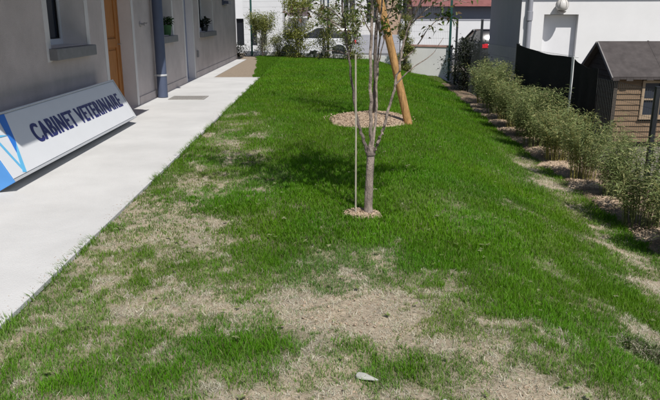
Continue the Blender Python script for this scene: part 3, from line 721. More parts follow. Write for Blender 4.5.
def lawn_tree():
    b = Vector((0.36, 4.89, 0.0)); t = empty('young_tree', b, label='nearest young multi-stemmed tree with pale grey trunk on the lawn', cat='tree', group='young trees on the lawn')
    tr = MB().tube(curve_pts([(0, 0, -.03), (0, 0, .05), (.004, 0, .25), (.012, 0, .46), (.012, 0, .52)], 5), [.042]+[.036]*4+[.032]*5+[.030]*5+[.029]*4+[.029]*2, 12)
    trunk = tr.build('trunk', 'bark_grey', t, smooth=True)
    MB().lathe((.012, 0, .452), [(.031, 0), (.036, .006), (.036, .02), (.032, .028)], 12).build('tree_tie', 'bark_dark', trunk, smooth=True)
    stems = [([(.0, 0, .45), (-.045, .03, .58), (-.09, .05, .72), (-.14, .07, 1.05), (-.185, .10, 1.41), (-.26, .14, 2.0), (-.36, .2, 2.7)], .0145, 'bark_dark'),
             ([(.01, 0, .48), (.005, -.01, .72), (.0, .0, 1.2), (.005, .01, 1.58), (.02, .03, 2.3), (.03, .06, 3.1)], .0165, 'bark_grey'),
             ([(.015, 0, .48), (.05, .09, .72), (.06, .12, 1.0), (.072, .16, 1.31), (.11, .24, 2.0), (.16, .32, 2.7)], .0115, 'bark_grey'),
             ([(.02, 0, .45), (.07, -.03, .58), (.11, -.05, .72), (.165, -.07, .95), (.21, -.09, 1.16), (.245, -.1, 1.37), (.34, -.12, 1.58), (.55, -.16, 2.2), (.7, -.2, 2.7)], .0135, 'bark_grey')]
    tips = []; crown_pts = []
    for pts, r0, m in stems:
        c = curve_pts(pts, 6, .004); rr = [r0*(1-.72*i/(len(c)-1)) for i in range(len(c))]
        mb = MB().tube(c, rr, 8)
        for q in c:
            if q.z > 1.62: crown_pts.append(q)
        for i, q in enumerate(c):             # side shoots
            if q.z > 1.66 and random.random() < .95:
                a = random.uniform(0, 6.28); l = random.uniform(.3, .75)+(.35*random.random() if q.z > 1.8 else 0)
                e2 = q+Vector((math.cos(a)*l*.8, math.sin(a)*l*.8, l*random.uniform(.25, .7)))
                md = q.lerp(e2, .5)+Vector((0, 0, -.02)); mb.tube([q, md, e2], [.006, .004, .002], 5)
                tips += [md, e2, q.lerp(e2, .75)]
        mb.build('branch', m, t, smooth=True)
    # low twigs in view
    low = []
    for pts, lf in (([(-.16, .085, 1.19), (-.22, .06, 1.215), (-.30, .03, 1.225), (-.40, .0, 1.205)], 1), ([(.21, -.09, 1.16), (.30, -.07, 1.23), (.40, -.06, 1.38), (.50, -.05, 1.46), (.56, -.05, 1.45)], 2),
                    ([(.17, -.07, .98), (.28, -.1, 1.10), (.42, -.12, 1.2), (.50, -.12, 1.32)], 0), ([(-.15, .08, 1.2), (-.10, .02, 1.36), (-.03, -.02, 1.50)], 2), ([(-.17, .09, 1.33), (-.28, .05, 1.42), (-.38, .02, 1.47)], 2), ([(.06, .14, 1.1), (.10, .08, 1.3), (.13, .02, 1.42)], 2), ([(-.18, .1, 1.38), (-.34, .12, 1.46), (-.5, .14, 1.52), (-.64, .16, 1.50)], 2), ([(-.19, .1, 1.42), (-.3, 0, 1.52), (-.42, -.1, 1.56)], 2), ([(.26, -.1, 1.4), (.4, -.02, 1.52), (.56, .02, 1.58), (.68, .02, 1.56)], 2), ([(.30, -.11, 1.5), (.36, -.2, 1.58), (.44, -.28, 1.6)], 2), ([(0, 0, 1.34), (-.06, -.08, 1.45), (-.1, -.14, 1.53)], 2), ([(.075, .16, 1.35), (.16, .2, 1.5), (.24, .24, 1.58)], 2)):
        c = curve_pts(pts, 5, .002)
        MB().tube(c, [.006*(1-.7*i/(len(c)-1)) for i in range(len(c))], 5).build('twig', 'bark_grey' if lf != 1 else 'bark_dark', t, smooth=True)
        if lf == 2: low += c[len(c)//2:]
        if lf == 1: dark = c[-4:]  # leaves here get a near-black colour that stands for shade
    cols = [(.12, .165, .045), (.095, .135, .04), (.16, .175, .06), (.12, .15, .05), (.17, .11, .065)]
    cr = [leafy(low, 260, .032, .042, cols), leafy(dark, 16, .015, .05, [(.012, .016, .010)]), leafy(tips, 4200, .075, .055, cols), leafy(crown_pts, 900, .12, .055, cols),
          leafy([(-.20, .08, 1.42), (-.16, .03, 1.47), (-.24, .1, 1.5)], 110, .07, .042, cols), leafy([(.10, .1, 1.42), (.12, .05, 1.40)], 24, .025, .045, [(.12, .19, .02)]), leafy([(.56, -.05, 1.47), (.52, -.05, 1.49)], 22, .018, .045, [(.07, .12, .03)])]
    tri_mesh('crown', *merge(cr), LEAF, t)
    return t
lawn_tree()
st = MB().tube([(0.262, 4.875, -.05), (0.258, 4.88, .6), (0.250, 4.89, 1.2)], .0065, 8).build('cane_stake', 'cane', smooth=True)
tag(st, 'thin grey cane stake beside the nearest tree trunk', 'stake')
rope = MB().tube([(0.252, 4.882, .52), (.30, 4.84, .525), (.372, 4.845, .52), (.41, 4.89, .52)], .003, 5); 

def second_tree():
    b = Vector((0.80, 9.95, 0.05)); t = empty('young_tree', b, label='farther young tree standing in the round mulch bed', cat='tree', group='young trees on the lawn')
    c = curve_pts([(0, 0, -.05), (.005, 0, .5), (.0, .01, 1.0), (.02, 0, 1.6), (.03, .02, 2.3), (.0, 0, 3.1)], 5, .003)
    MB().tube(c, [.034*(1-.6*i/(len(c)-1)) for i in range(len(c))], 10).build('trunk', 'bark_dark', t, smooth=True)
    tips = []
    for i in range(26):
        z = random.uniform(1.15, 2.9); a = random.uniform(0, 6.28); l = random.uniform(.3, .75)
        p = Vector((.02, 0, z)); e2 = p+Vector((math.cos(a)*l, math.sin(a)*l, l*random.uniform(.2, .8))); md = p.lerp(e2, .5)+Vector((0, 0, -.03))
        MB().tube([p, md, e2], [.010, .006, .003], 5).build('branch', 'bark_dark', t); tips += [md, p.lerp(e2, .75), e2]
    tri_mesh('crown', *leafy(tips, 1300, .10, .06, [(.085, .12, .035), (.06, .09, .03), (.14, .15, .05)]), LEAF, t)
second_tree()
stake = MB().tube([(1.27, 9.44, -.15), (1.25, 9.44, 0.0), (1.03, 9.44, .85), (.80, 9.44, 1.73), (.76, 9.44, 1.9)], [.058, .058, .056, .054, .054], 12).build('timber_stake', 'timber', smooth=True)
tag(stake, 'thick leaning timber stake at the edge of the mulch bed', 'stake')

# ------------------------------------------------------------------ bamboo hedge
def bamboo_meshes(seed, yellow):
    r_ = np.random.default_rng(seed); rs = random.Random(seed)
    stems = MB(); P = []
    for i in range(50):
        a = rs.uniform(0, 6.28); q = math.sqrt(rs.random())*.15; h = rs.uniform(.45, 1.02); l = rs.uniform(.04, .26)
        x, y = q*math.cos(a), q*math.sin(a); a2 = a+rs.gauss(0, .5)
        pts = [(x, y, -.04), (x+l*.25*math.cos(a2), y+l*.25*math.sin(a2), h*.5), (x+l*math.cos(a2), y+l*math.sin(a2), h)]
        c = curve_pts(pts, 4); stems.tube(c, [.0042*(1-.6*k/(len(c)-1)) for k in range(len(c))], 4, cap=False)
        for k in range(105):
            t = rs.random()**.7*.78+.22; p = c[min(int(t*(len(c)-1)), len(c)-1)].lerp(c[min(int(t*(len(c)-1))+1, len(c)-1)], rs.random())
            P.append((p.x+rs.gauss(0, .035), p.y+rs.gauss(0, .035), p.z+rs.gauss(0, .03)))
    P = np.array(P); n = len(P)
    P = P[P[:, 2] > .10+.12*r_.random(n)]; n = len(P)
    C = np.where((r_.random(n) < (.35 if yellow else .22))[:, None], np.array([.37, .365, .165]), np.array([.185, .23, .088]))*r_.uniform(.55, 1.45, n)[:, None]
    lv = leaves(P, r_.uniform(.04, .075, n), r_.uniform(.0075, .012, n), r_.uniform(0, 6.28, n), r_.normal(.15, .5, n), r_.normal(0, .7, n), C, droop=.18)
    return stems, lv
protos = []
mat('bamboo_cane', (.30, .27, .085), .6, .3, 18); mat('bamboo_cane_green', (.15, .17, .06), .6, .3, 18)
ordinal = ['nearest', 'second', 'third', 'fourth', 'fifth', 'sixth', 'seventh', 'eighth', 'ninth', 'tenth', 'eleventh', 'twelfth', 'thirteenth', 'fourteenth', 'farthest']
bl = sorted([(x+.08+.016*max(0, y-5), y+.27) for (x, y) in bed_pts], key=lambda p: p[1])
extra = []
hedge = [(x+random.uniform(-.05, .05), y+random.uniform(-.08, .08)) for x, y in bl+extra]
hedge_s = [.74, .84, .76, .86, .78, .90, .84, .90, .86, .98, .90, 1.0, .92]
def put_bamboo(i, x, y, s, label):
    z = float(terrain(np.array(x), np.array(y)))
    k = i % 4
    t = empty('bamboo_shrub', (x, y, z), random.uniform(0, 6.28), label, 'bamboo', 'bamboo shrubs along the bank'); q = random.uniform(1.2, 1.5)*(1.12 if s < .8 else 1.0); t.scale = (s*q, s*q*random.uniform(.85, 1.1), s*random.uniform(.95, 1.1))
    if len(protos) <= k:
        sm, lv = bamboo_meshes(100+k, k == 1)
        a = sm.build('canes', 'bamboo_cane' if k in (1, 3) else 'bamboo_cane_green', t); b = tri_mesh('foliage', *lv, LEAF, t); protos.append((a, b))
    else:
        for o in protos[k]:
            c = o.copy(); COL.objects.link(c); c.parent = t
    return t
nh = len(hedge)
for i, (x, y) in enumerate(hedge):
    if i == 0: lab = 'bamboo shrub nearest the camera, at the right edge of the bank row'
    elif i == 1: lab = 'bamboo shrub with bare yellow canes, second nearest in the bank row'
    elif i == nh-1: lab = 'farthest bamboo shrub of the bank row, beside the dark bush'
    elif i == 6: lab = 'seventh bamboo shrub from the near end of the bank row'
    elif i > 6: lab = '%s bamboo shrub from the far end of the bank row' % {1: 'second', 2: 'third', 3: 'fourth', 4: 'fifth', 5: 'sixth', 6: 'seventh'}[nh-1-i]
    else: lab = '%s bamboo shrub from the near end of the bank row' % ordinal[i]
    put_bamboo(i+1 if i < 2 else i, x, y, hedge_s[i % len(hedge_s)], lab)

# ------------------------------------------------------------------ boundary fence at the right, with posts and screens
def wire_panel(p, q, z0a, z0b, h, vs_, hs_, r_=.0022):
    """wires between ground points p and q, first and last base height z0a / z0b"""
    mb = MB(); p = Vector((p[0], p[1], 0)); q = Vector((q[0], q[1], 0)); L = (q-p).length; n = int(L/vs_)
    for i in range(n+1):
        t = i/n; b = p.lerp(q, t); zb = z0a+(z0b-z0a)*t; mb.tube([(b.x, b.y, zb), (b.x, b.y, zb+h)], r_, 3, cap=False)
    m = int(h/hs_)
    for j in range(m+1):
        mb.tube([(p.x, p.y, z0a+j*h/m), (q.x, q.y, z0b+j*h/m)], r_, 3, cap=False)
    return mb
FXR = 4.0; GZ = -0.58
rf = empty('boundary_fence', (FXR, 4.0, GZ), label='wire boundary fence with dark posts behind the bamboo row', cat='fence')
def rfp(mb, name, m, **k):
    o = mb.build(name, m, rf, **k); o.location = (-FXR, -4.0, -GZ); return o
RP = [(5.0, 'post_dark', .62), (7.86, 'post_dark', .66), (10.55, 'post_white', .86), (13.7, 'post_dark', .95), (16.9, 'post_dark', 1.42), (20.0, 'post_dark', 1.45)]
for (y, m, zt) in RP:
    w = .036 if m == 'post_white' else .026
    rfp(MB().box(FXR-w, FXR+w, y-w, y+w, GZ-.1, zt).box(FXR-w-.004, FXR+w+.004, y-w-.004, y+w+.004, zt+.001, zt+.012), 'post', m)
for (a, b) in zip(RP, RP[1:]):
    h = 1.15 if a[0] < 10 else 1.4
    o = rfp(wire_panel((FXR+.03, a[0]+.03), (FXR+.03, b[0]-.03), GZ+.05, GZ+.05, h, .055 if a[0] < 10 else .06, .11 if a[0] < 10 else .2, .0018 if a[0] < 10 else .0022), 'wire_mesh', 'wire_dark'); tag(o, kind='stuff')
def screen(y0, y1, zt0, zt1, label):
    n = 24; V = []; F = []
    mb = MB()
    for side in (0, 1):
        for i in range(n+1):
            t = i/n; y = y0+(y1-y0)*t; sag = -.045*math.sin(math.pi*t)+.006*math.sin(t*13)
            for k in range(6):
                u = k/5; x = FXR-.036+.014*math.sin(t*17+u*3)*math.sin(u*math.pi)+side*.005
                mb.v.append((x, y, GZ+.02+(zt0+(zt1-zt0)*t+sag*1-GZ-.02)*u))
    N = (n+1)*6
    for i in range(n):
        for k in range(5):
            a = i*6+k; mb.f.append((a, a+6, a+7, a+1)); mb.f.append((N+a, N+a+1, N+a+7, N+a+6))
    for i in range(n): mb.f.append((i*6+5, (i+1)*6+5, N+(i+1)*6+5, N+i*6+5)); mb.f.append((i*6, N+i*6, N+(i+1)*6, (i+1)*6))
    for i in (0, n):
        for k in range(5): mb.f.append((i*6+k, i*6+k+1, N+i*6+k+1, N+i*6+k))
    o = mb.build('privacy_screen', 'screen_black', smooth=True); tag(o, label, 'privacy screen', 'black privacy screens on the boundary fence'); return o
screen(10.62, 13.66, .86, .96, 'long black fabric privacy screen tied to the fence before the white house')
screen(9.55, 10.49, .76, .84, 'short black fabric screen between white post and playhouse')

# ------------------------------------------------------------------ playhouse
PX0, PX1, PY0, PY1, PZ = 4.86, 6.7, 11.0, 12.25, -0.62
ph = empty('playhouse', (PX0, PY0, PZ), label='small wooden playhouse with black felt roof behind the fence', cat='playhouse')
def php(mb, name, m, parent=None, **k):
    o = mb.build(name, m, parent or ph, **k)
    if parent is None: o.location = (-PX0, -PY0, -PZ)
    return o
EZ, RZ, PM = 0.53, 1.06, (PY0+PY1)/2
# inner shell
php(MB().box(PX0+.03, PX1-.03, PY0+.03, PY1-.03, PZ, EZ-.02), 'shell', 'cabin_shaded')
wx0, wx1, wz0, wz1 = 5.36, 5.92, -.12, .43
z = PZ+.05
while z < EZ-.02:
    z1 = min(z+.088, EZ-.008)
    spans = [(PX0+.05, PX1-.05)] if (z1 < wz0-.03 or z > wz1+.03) else [(PX0+.05, wx0-.04), (wx1+.04, PX1-.05)]
    for (a, b) in spans:
        d = random.uniform(0, .003)
        php(MB().prism([(a, PY0-.012-d, z+.002), (a, PY0+.026, z+.002), (a, PY0+.026, z1-.001), (a, PY0+.004-d, z1-.001)], (a, 0, 0), (b, 0, 0)), 'plank', 'cabin_plank')
    z += .09
z = PZ+.05
while z < RZ-.04:       # gable planks follow the roof slope
    z1 = z+.088
    def lim(zz): return 0 if zz <= EZ else (zz-EZ)/(RZ-EZ)*(PM-PY0)
    a0, a1 = PY0+.03+lim(z), PY0+.03+lim(z1); b0, b1 = PY1-.03-lim(z), PY1-.03-lim(z1)
    if a1 < b1-.02:
        php(MB().prism([(PX0-.008, a0, z), (PX0-.008, b0, z), (PX0+.002, b1, z1-.002), (PX0+.002, a1, z1-.002)], (0, 0, 0), (.024, 0, 0)), 'plank', 'cabin_shaded')
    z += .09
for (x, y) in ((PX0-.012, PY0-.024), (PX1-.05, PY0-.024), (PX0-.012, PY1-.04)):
    php(MB().box(x, x+.062, y, y+.064, PZ, EZ-.004), 'corner_post', 'cabin_shaded')
def slope_slab(y0, z0, y1, z1, x0, x1, t):
    n = Vector((0, -(z1-z0), y1-y0)).normalized()*t
    return MB().prism([(x0, y0, z0), (x0, y1, z1), (x0, y1+n.y, z1+n.z), (x0, y0+n.y, z0+n.z)], (x0, 0, 0), (x1, 0, 0))
rfr = php(slope_slab(PY0-.12, EZ-.02, PM, RZ, PX0-.09, PX1+.09, .02), 'roof', 'felt')
php(slope_slab(PY1+.12, EZ-.02, PM, RZ, PX0-.09, PX1+.09, -.02), 'roof', 'felt')
for i, x in enumerate((5.62, 6.4)):
    slope_slab(PY0-.121, EZ+.001, PM, RZ+.021, x, x+.9 if i else x+.03, .006).build('felt_seam', 'felt', rfr)
# ragged felt edge over the eave
for i in range(18):
    x = PX0-.085+i*.112; dz = random.uniform(.02, .05)
    MB().box(x, x+.109, PY0-.128, PY0-.121, EZ-.02-dz, EZ+.006).build('felt_flap', 'felt', rfr)
for (y0, z0) in ((PY0-.12, EZ-.045), (PY1+.12, EZ-.045)):
    mb = slope_slab(y0, z0, PM, RZ-.025, PX0-.112, PX0-.092, .045 if y0 < PM else -.045); php(mb, 'bargeboard', 'bargeboard')
wf = MB().box(wx0-.035, wx0+.01, PY0-.03, PY0-.002, wz0-.035, wz1+.035).box(wx1-.01, wx1+.035, PY0-.03, PY0-.002, wz0-.035, wz1+.035).box(wx0+.011, wx1-.011, PY0-.03, PY0-.002, wz0-.035, wz0+.01).box(wx0+.011, wx1-.011, PY0-.03, PY0-.002, wz1-.01, wz1+.035)
wf.box((wx0+wx1)/2-.012, (wx0+wx1)/2+.012, PY0-.026, PY0-.004, wz0+.011, wz1-.011).box(wx0+.011, wx1-.011, PY0-.024, PY0-.006, .14, .165)
w = php(wf, 'window', 'cabin_trim')
for (a, b) in ((wx0+.01, (wx0+wx1)/2-.012), ((wx0+wx1)/2+.012, wx1-.01)):
    for (c, d) in ((wz0+.01, .14), (.165, wz1-.01)):
        MB().box(a, b, PY0+.004, PY0+.012, c, d).build('pane', 'pane', w)
php(MB().box(wx0-.05, wx1+.05, PY0-.055, PY0-.03, wz0-.06, wz0-.036), 'sill', 'cabin_trim')

# ------------------------------------------------------------------ white house at the right
HZ = -0.62
ho = empty('white_house', (4.98, 17.0, HZ), R(-8.5), 'white rendered house with recessed white door behind the black screens', 'house')
dx0, dx1, dh, dd = .56, 1.38, 2.17, .25
hw = MB(); HT = 3.1; HW_ = 9.0; HD = 7.8
for (a, b, c, d) in ((0, dx0, 0, HT), (dx1, HW_, 0, HT), (dx0, dx1, dh, HT)): hw.poly([(a, 0, c), (b, 0, c), (b, 0, d), (a, 0, d)])
hw.poly([(dx0, 0, 0), (dx0, 0, dh), (dx0, dd, dh), (dx0, dd, 0)]).poly([(dx1, 0, 0), (dx1, dd, 0), (dx1, dd, dh), (dx1, 0, dh)]).poly([(dx0, 0, dh), (dx1, 0, dh), (dx1, dd, dh), (dx0, dd, dh)]).poly([(dx0, dd, 0), (dx1, dd, 0), (dx1, dd, dh), (dx0, dd, dh)])
hw.poly([(HW_, 0, 0), (HW_, HD, 0), (HW_, HD, HT), (HW_, 0, HT)]).poly([(0, HD, 0), (0, HD, HT), (HW_, HD, HT), (HW_, HD, 0)]).poly([(0, 0, HT), (HW_, 0, HT), (HW_, HD, HT), (0, HD, HT)])
hw.build('wall', 'house_white', ho)
MB().poly([(0, 0, 0), (0, 0, HT), (0, HD, HT), (0, HD, 0)]).build('side_wall', 'house_white_shaded', ho)
dr = MB().box(dx0+.004, dx1-.004, dd-.05, dd-.005, .005, dh-.01).build('door', 'door_white', ho)
MB().tube([(dx0+.1, dd-.05, 1.03), (dx0+.1, dd-.11, 1.03), (dx0+.21, dd-.115, 1.03)], .01, 6).build('handle', 'steel', dr)
MB().box(-.02, .0, -.02, HD, HT-.3, HT-.05).box(0, HW_, -.02, -.001, HT-.3, HT-.05).build('fascia', 'alu_pipe', ho)
MB().prism([(-.4, -.4, HT+.002), (-.4, HD/2, HT+1.1), (-.4, HD+.4, HT+.002)], (-.4, 0, 0), (HW_+.4, 0, 0)).build('roof', 'far_red_tile', ho)
dpz = MB().tube([(.20, -.075, HT-.3), (.20, -.075, 0)], .062, 12).build('downpipe', 'alu_pipe', ho, smooth=True)
MB().lathe((.20, -.075, 2.02), [(.063, 0), (.078, .005), (.078, .22), (.063, .225)], 12).build('pipe_joint', 'alu_pipe', dpz, smooth=True)
lm = MB().lathe((.94, -.155, 2.24), [(.045, .01), (.09, .02), (.13, .055), (.148, .11), (.15, .155), (.138, .21), (.10, .265), (.05, .295), (.01, .302)], 24).build('wall_lamp', 'lamp_glass', ho, smooth=True)
MB().lathe((.94, -.155, 2.20), [(.06, 0), (.09, .02), (.11, .045), (.06, .05)], 20).box(.91, .97, -.12, -.001, 2.215, 2.24).build('lamp_base', 'lamp_metal', lm, smooth=True)
lz = MB()
for a in range(6):
    q = a*math.pi/3; lz.tube([(.94+.153*math.sin(t)*math.cos(q), -.155+.153*math.sin(t)*math.sin(q), 2.392-.15*math.cos(t)) for t in np.linspace(.4, 2.9, 9)], .006, 4)
lz.build('lamp_cage', 'lamp_metal', lm)
MB().box(dx0-.02, dx1+.02, -.25, -.001, 0, .14).build('step', 'stone_sill', ho)

# ------------------------------------------------------------------ back boundary: low wall, fence, plants
A = Vector((*BA, 0)); B = Vector((*BB, 0))
def bp_(t): return A.lerp(B, t)
bd = (B-A).normalized(); bn = Vector((-bd.y, bd.x, 0))
def wall_strip(t0, t1, z0, z1, th):
    p, q = bp_(t0), bp_(t1); o_ = bn*th
    return MB().prism([(p.x, p.y, z0), (q.x, q.y, z0), (q.x+o_.x, q.y+o_.y, z0), (p.x+o_.x, p.y+o_.y, z0)], (0, 0, 0), (0, 0, z1-z0))
lw = wall_strip(0, .815, -.66, .14, .2).build('low_wall', 'low_wall_white'); tag(lw, 'low white kerb wall along the back edge of the lawn', 'wall')
lw2 = empty('garden_wall', tuple(bp_(.817)) [:2]+(-.66,), label='taller white garden wall with pinkish coping at the back right', cat='wall')
for (mb, nm, m) in ((wall_strip(.817, 1.0, -.66, .50, .2), 'wall', 'low_wall_white'),):
    o = mb.build(nm, m, lw2); o.location = -lw2.location
cp_ = MB(); p, q = bp_(.815), bp_(1.001); o1 = bn*-.02; o2 = bn*.22
cp_.prism([(p.x+o1.x, p.y+o1.y, .503), (q.x+o1.x, q.y+o1.y, .503), (q.x+o2.x, q.y+o2.y, .503), (p.x+o2.x, p.y+o2.y, .503)], (0, 0, 0), (0, 0, .06))
o = cp_.build('coping', 'coping_pink', lw2); o.location = -lw2.location
bf = empty('back_fence', (A.x, A.y, .14), label='tall wire mesh fence with green posts closing the back of the lawn', cat='fence')
for (t, m, zb) in ((.05, 'fence_green', .14), (.46, 'post_blue', .14), (.815, 'post_dark', .14), (1.0, 'fence_green', -.5)):
    p = bp_(t)+bn*(-.05); o = MB().box(p.x-.035, p.x+.035, p.y-.035, p.y+.035, -.6, 2.6).box(p.x-.039, p.x+.039, p.y-.039, p.y+.039, 2.601, 2.62).build('post', m, bf); o.location = -bf.location
for (t0, t1) in ((.0, .05), (.05, .46), (.46, .815), (.815, 1.0)):
    p, q = bp_(t0)+bn*.02, bp_(t1)+bn*.02; zb = .16 if t1 < .82 else .58
    o = wire_panel(p, q, zb, zb, 2.55-zb, .065, .2, .0030).build('wire_mesh', 'wire', bf); o.location = -bf.location; tag(o, kind='stuff')

def shrub(name, x, y, z, label, cat, h, rx, cols, n, L, stemr, group=None, base=.0, shape='col', stem_m='bark_dark', stems=4):
    t = empty(name, (x, y, z), label=label, cat=cat, group=group); tips = []
    for i in range(stems):
        a = random.uniform(0, 6.28); q = rx*.25*random.random(); e_ = rx*random.uniform(.3, .8)
        pts = [(q*math.cos(a), q*math.sin(a), -.05), (q*1.3*math.cos(a), q*1.3*math.sin(a), h*.4), (e_*math.cos(a), e_*math.sin(a), h*random.uniform(.75, .98))]
        c = curve_pts(pts, 5, .01); MB().tube(c, [stemr*(1-.7*k/(len(c)-1)) for k in range(len(c))], 6).build('stem', stem_m, t, smooth=True)
        tips += [p for p in c if p.z > base*h]
    # clumps through the volume
    cl = []
    for i in range(int(14+h*10)):
        zz = random.uniform(base, 1.0); a = random.uniform(0, 6.28)
        w_ = {'col': 1.0, 'top': .35+1.0*max(0, zz-.55)*2.0, 'ball': math.sqrt(max(.05, 1-(2*zz-1)**2))}[shape]
        q = rx*w_*math.sqrt(random.random()); cl.append((q*math.cos(a), q*math.sin(a), zz*h))
    sp = rx*.22
    V1 = leafy(cl, int(n*.75), sp, L, cols); V2 = leafy(tips or cl, int(n*.25), sp*.8, L, cols)
    tri_mesh('foliage', *merge([V1, V2]), LEAF, t); return t
ol = [(.19, .21, .085), (.13, .155, .06), (.25, .25, .11)]
ye = [(.22, .25, .05), (.15, .18, .04), (.30, .29, .09)]
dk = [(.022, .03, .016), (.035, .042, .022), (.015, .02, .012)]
gyv = [(.30, .30, .21), (.20, .21, .14), (.14, .16, .09)]
def bpt(t, d=-.5):
    p = bp_(t)+bn*d; return p.x, p.y
for (t, d, nm, lab, h, rx, cols, n, L, kw) in (
    (.145, -.45, 'umbrella_shrub', 'small shrub with bare stems and green tuft on top before the parked white car', 1.55, .55, ol+ye, 420, .10, dict(base=.66, shape='top')),
    (.345, -.5, 'climbing_shrub', 'yellow green climbing shrub right of the white car', 2.3, .50, ye, 560, .11, dict(shape='col')),
    (.235, -.40, 'low_shrub', 'low loose olive shrub in front of the white car', .8, .5, ol, 300, .09, dict(shape='ball')),
    (.475, -.5, 'loose_shrub', 'tall loose olive shrub right of the blue fence post', 2.0, .55, ol+ye, 460, .10, dict(shape='col')),
    (.60, -.5, 'loose_shrub', 'airy grey green shrub behind the nearest tree stems', 1.7, .42, ye+ol, 340, .10, dict(shape='col')),
    (.835, -.40, 'columnar_shrub', 'dense columnar olive shrub beside the taller white wall', 1.95, .27, ye+ol, 720, .08, dict(shape='col')),
    (.02, .9, 'grey_shrub', 'pale grey shrub by the far corner of the clinic', 1.2, .35, gyv, 260, .09, dict(shape='ball'))):
    x, y = bpt(t, d); zg = float(terrain(np.array(x), np.array(y))) if d < 0 else -.45
    shrub(nm, x, y, zg, lab, 'shrub', h, rx, cols, int(n*13), L*.60, .018, 'shrubs along the back fence', **kw)
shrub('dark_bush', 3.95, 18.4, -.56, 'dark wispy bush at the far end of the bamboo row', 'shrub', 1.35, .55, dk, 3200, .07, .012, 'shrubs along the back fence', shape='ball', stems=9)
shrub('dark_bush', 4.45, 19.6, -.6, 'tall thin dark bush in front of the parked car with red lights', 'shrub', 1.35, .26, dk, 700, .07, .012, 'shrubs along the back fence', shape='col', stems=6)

shrub('shade_clump', -3.35, 27.3, -.05, 'low dark leaf clump added as shade beyond the clinic corner', 'shrub', .45, .45, dk, 900, .07, .010, 'shrubs along the back fence', shape='ball', stems=6)  # dark clump added to stand for the clinic's shade on the ground
# ------------------------------------------------------------------ cars in the street
def make_car(loc, rz, paint, label):
    """x forward, y left; hatchback"""
    c = empty('parked_car', loc, rz, label, 'car', 'cars parked in the street')
    side = [(-1.95, .32), (-2.02, .55), (-1.98, .86), (-1.86, .98), (.62, .98), (1.35, .90), (1.82, .74), (1.97, .52), (1.93, .27), (1.55, .20), (-1.55, .20)]
    mb = MB(); k = len(side)
    rows = [(-.86, .94), (-.80, 1.0), (.80, 1.0), (.86, .94)]
    for (y, s_) in rows:
        for (x, z) in side: mb.v.append((x*s_ if y else x, y, .6+(z-.6)*s_))
    for r_ in range(3):
        for i in range(k): j = (i+1) % k; mb.f.append((r_*k+i, r_*k+j, (r_+1)*k+j, (r_+1)*k+i))
    mb.f.append(tuple(range(k))); mb.f.append(tuple(3*k+i for i in range(k-1, -1, -1)))
    body = mb.build('body', paint, c, bevel=.03, smooth=True)
    gh = MB(); lo = [(-1.88, .97), (.80, .97)]; hi = [(-1.55, 1.47), (-1.0, 1.50), (-.25, 1.46)]
    for (y0, y1) in ((-.78, -.60), (.78, .60)):
        gh.v += [(-1.88, y0, .96), (.86, y0, .96), (-.12, y1, 1.44), (-.9, y1, 1.475), (-1.62, y1, 1.44)]
    gh.f += [(0, 1, 2, 3, 4), (5, 9, 8, 7, 6), (1, 6, 7, 2), (2, 7, 8, 3), (3, 8, 9, 4), (4, 9, 5, 0), (0, 5, 6, 1)]
    gh.build('greenhouse', 'car_black', c, bevel=.02, smooth=True)
    MB().box(-1.60, -.16, -.585, .585, 1.452, 1.492).build('roof_panel', paint, c, bevel=.018, smooth=True)
    for s_ in (-1, 1):
        for (xa, xb) in (((-1.88, -1.62)), ((-.55, -.50)), ((.86, -.12))):
            MB().tube([(xa, s_*.785, .965), (xb, s_*.607, 1.455)], .035, 6).build('pillar', paint, c)
        for x in (-1.22, 1.22):
            w = MB().lathe((x, s_*.70, .31), [(.31, -.095), (.315, -.08), (.315, .08), (.31, .095)], 22, 'y').build('wheel', 'tyre', c, smooth=True)
            yy = .17 if s_ > 0 else -.20
            MB().lathe((x, s_*.70+(.097 if s_ > 0 else -.105), .31), [(.19, 0), (.2, .002), (.2, .006), (.17, .008)], 18, 'y').build('rim', 'steel', w, smooth=True)
            MB().lathe((x, s_*.80, .33), [(.37, -.02), (.375, 0), (.375, .055), (.36, .062)], 22, 'y').build('wheel_arch', 'car_black', c, smooth=True)
        MB().box(1.72, 1.93, s_*.66-.13, s_*.66+.13, .60, .73).build('headlight', 'headlight', c, bevel=.02, smooth=True)
        MB().box(-2.045, -1.90, s_*.62-.18, s_*.62+.18, .72, .90).build('tail_light', 'tail_red', c, bevel=.02, smooth=True)
        MB().tube([(.55, s_*.80, 1.02), (.53, s_*.95, 1.05)], [.03, .08], 8).build('mirror', paint, c, smooth=True)
    MB().box(-2.04, -1.90, -.70, .70, .26, .42).build('bumper', 'car_black', c, bevel=.02, smooth=True)
    MB().box(-2.05, -2.0, -.26, .26, .55, .66).build('number_plate', 'car_white', c)
    return c
make_car((-.35, 33.6, -.45), math.pi, 'car_white', 'white hatchback parked in the street behind the back left shrubs')
make_car((7.55, 31.2, -.50), math.pi/2+.05, 'car_dark', 'dark car with red tail lights parked beside the white house')

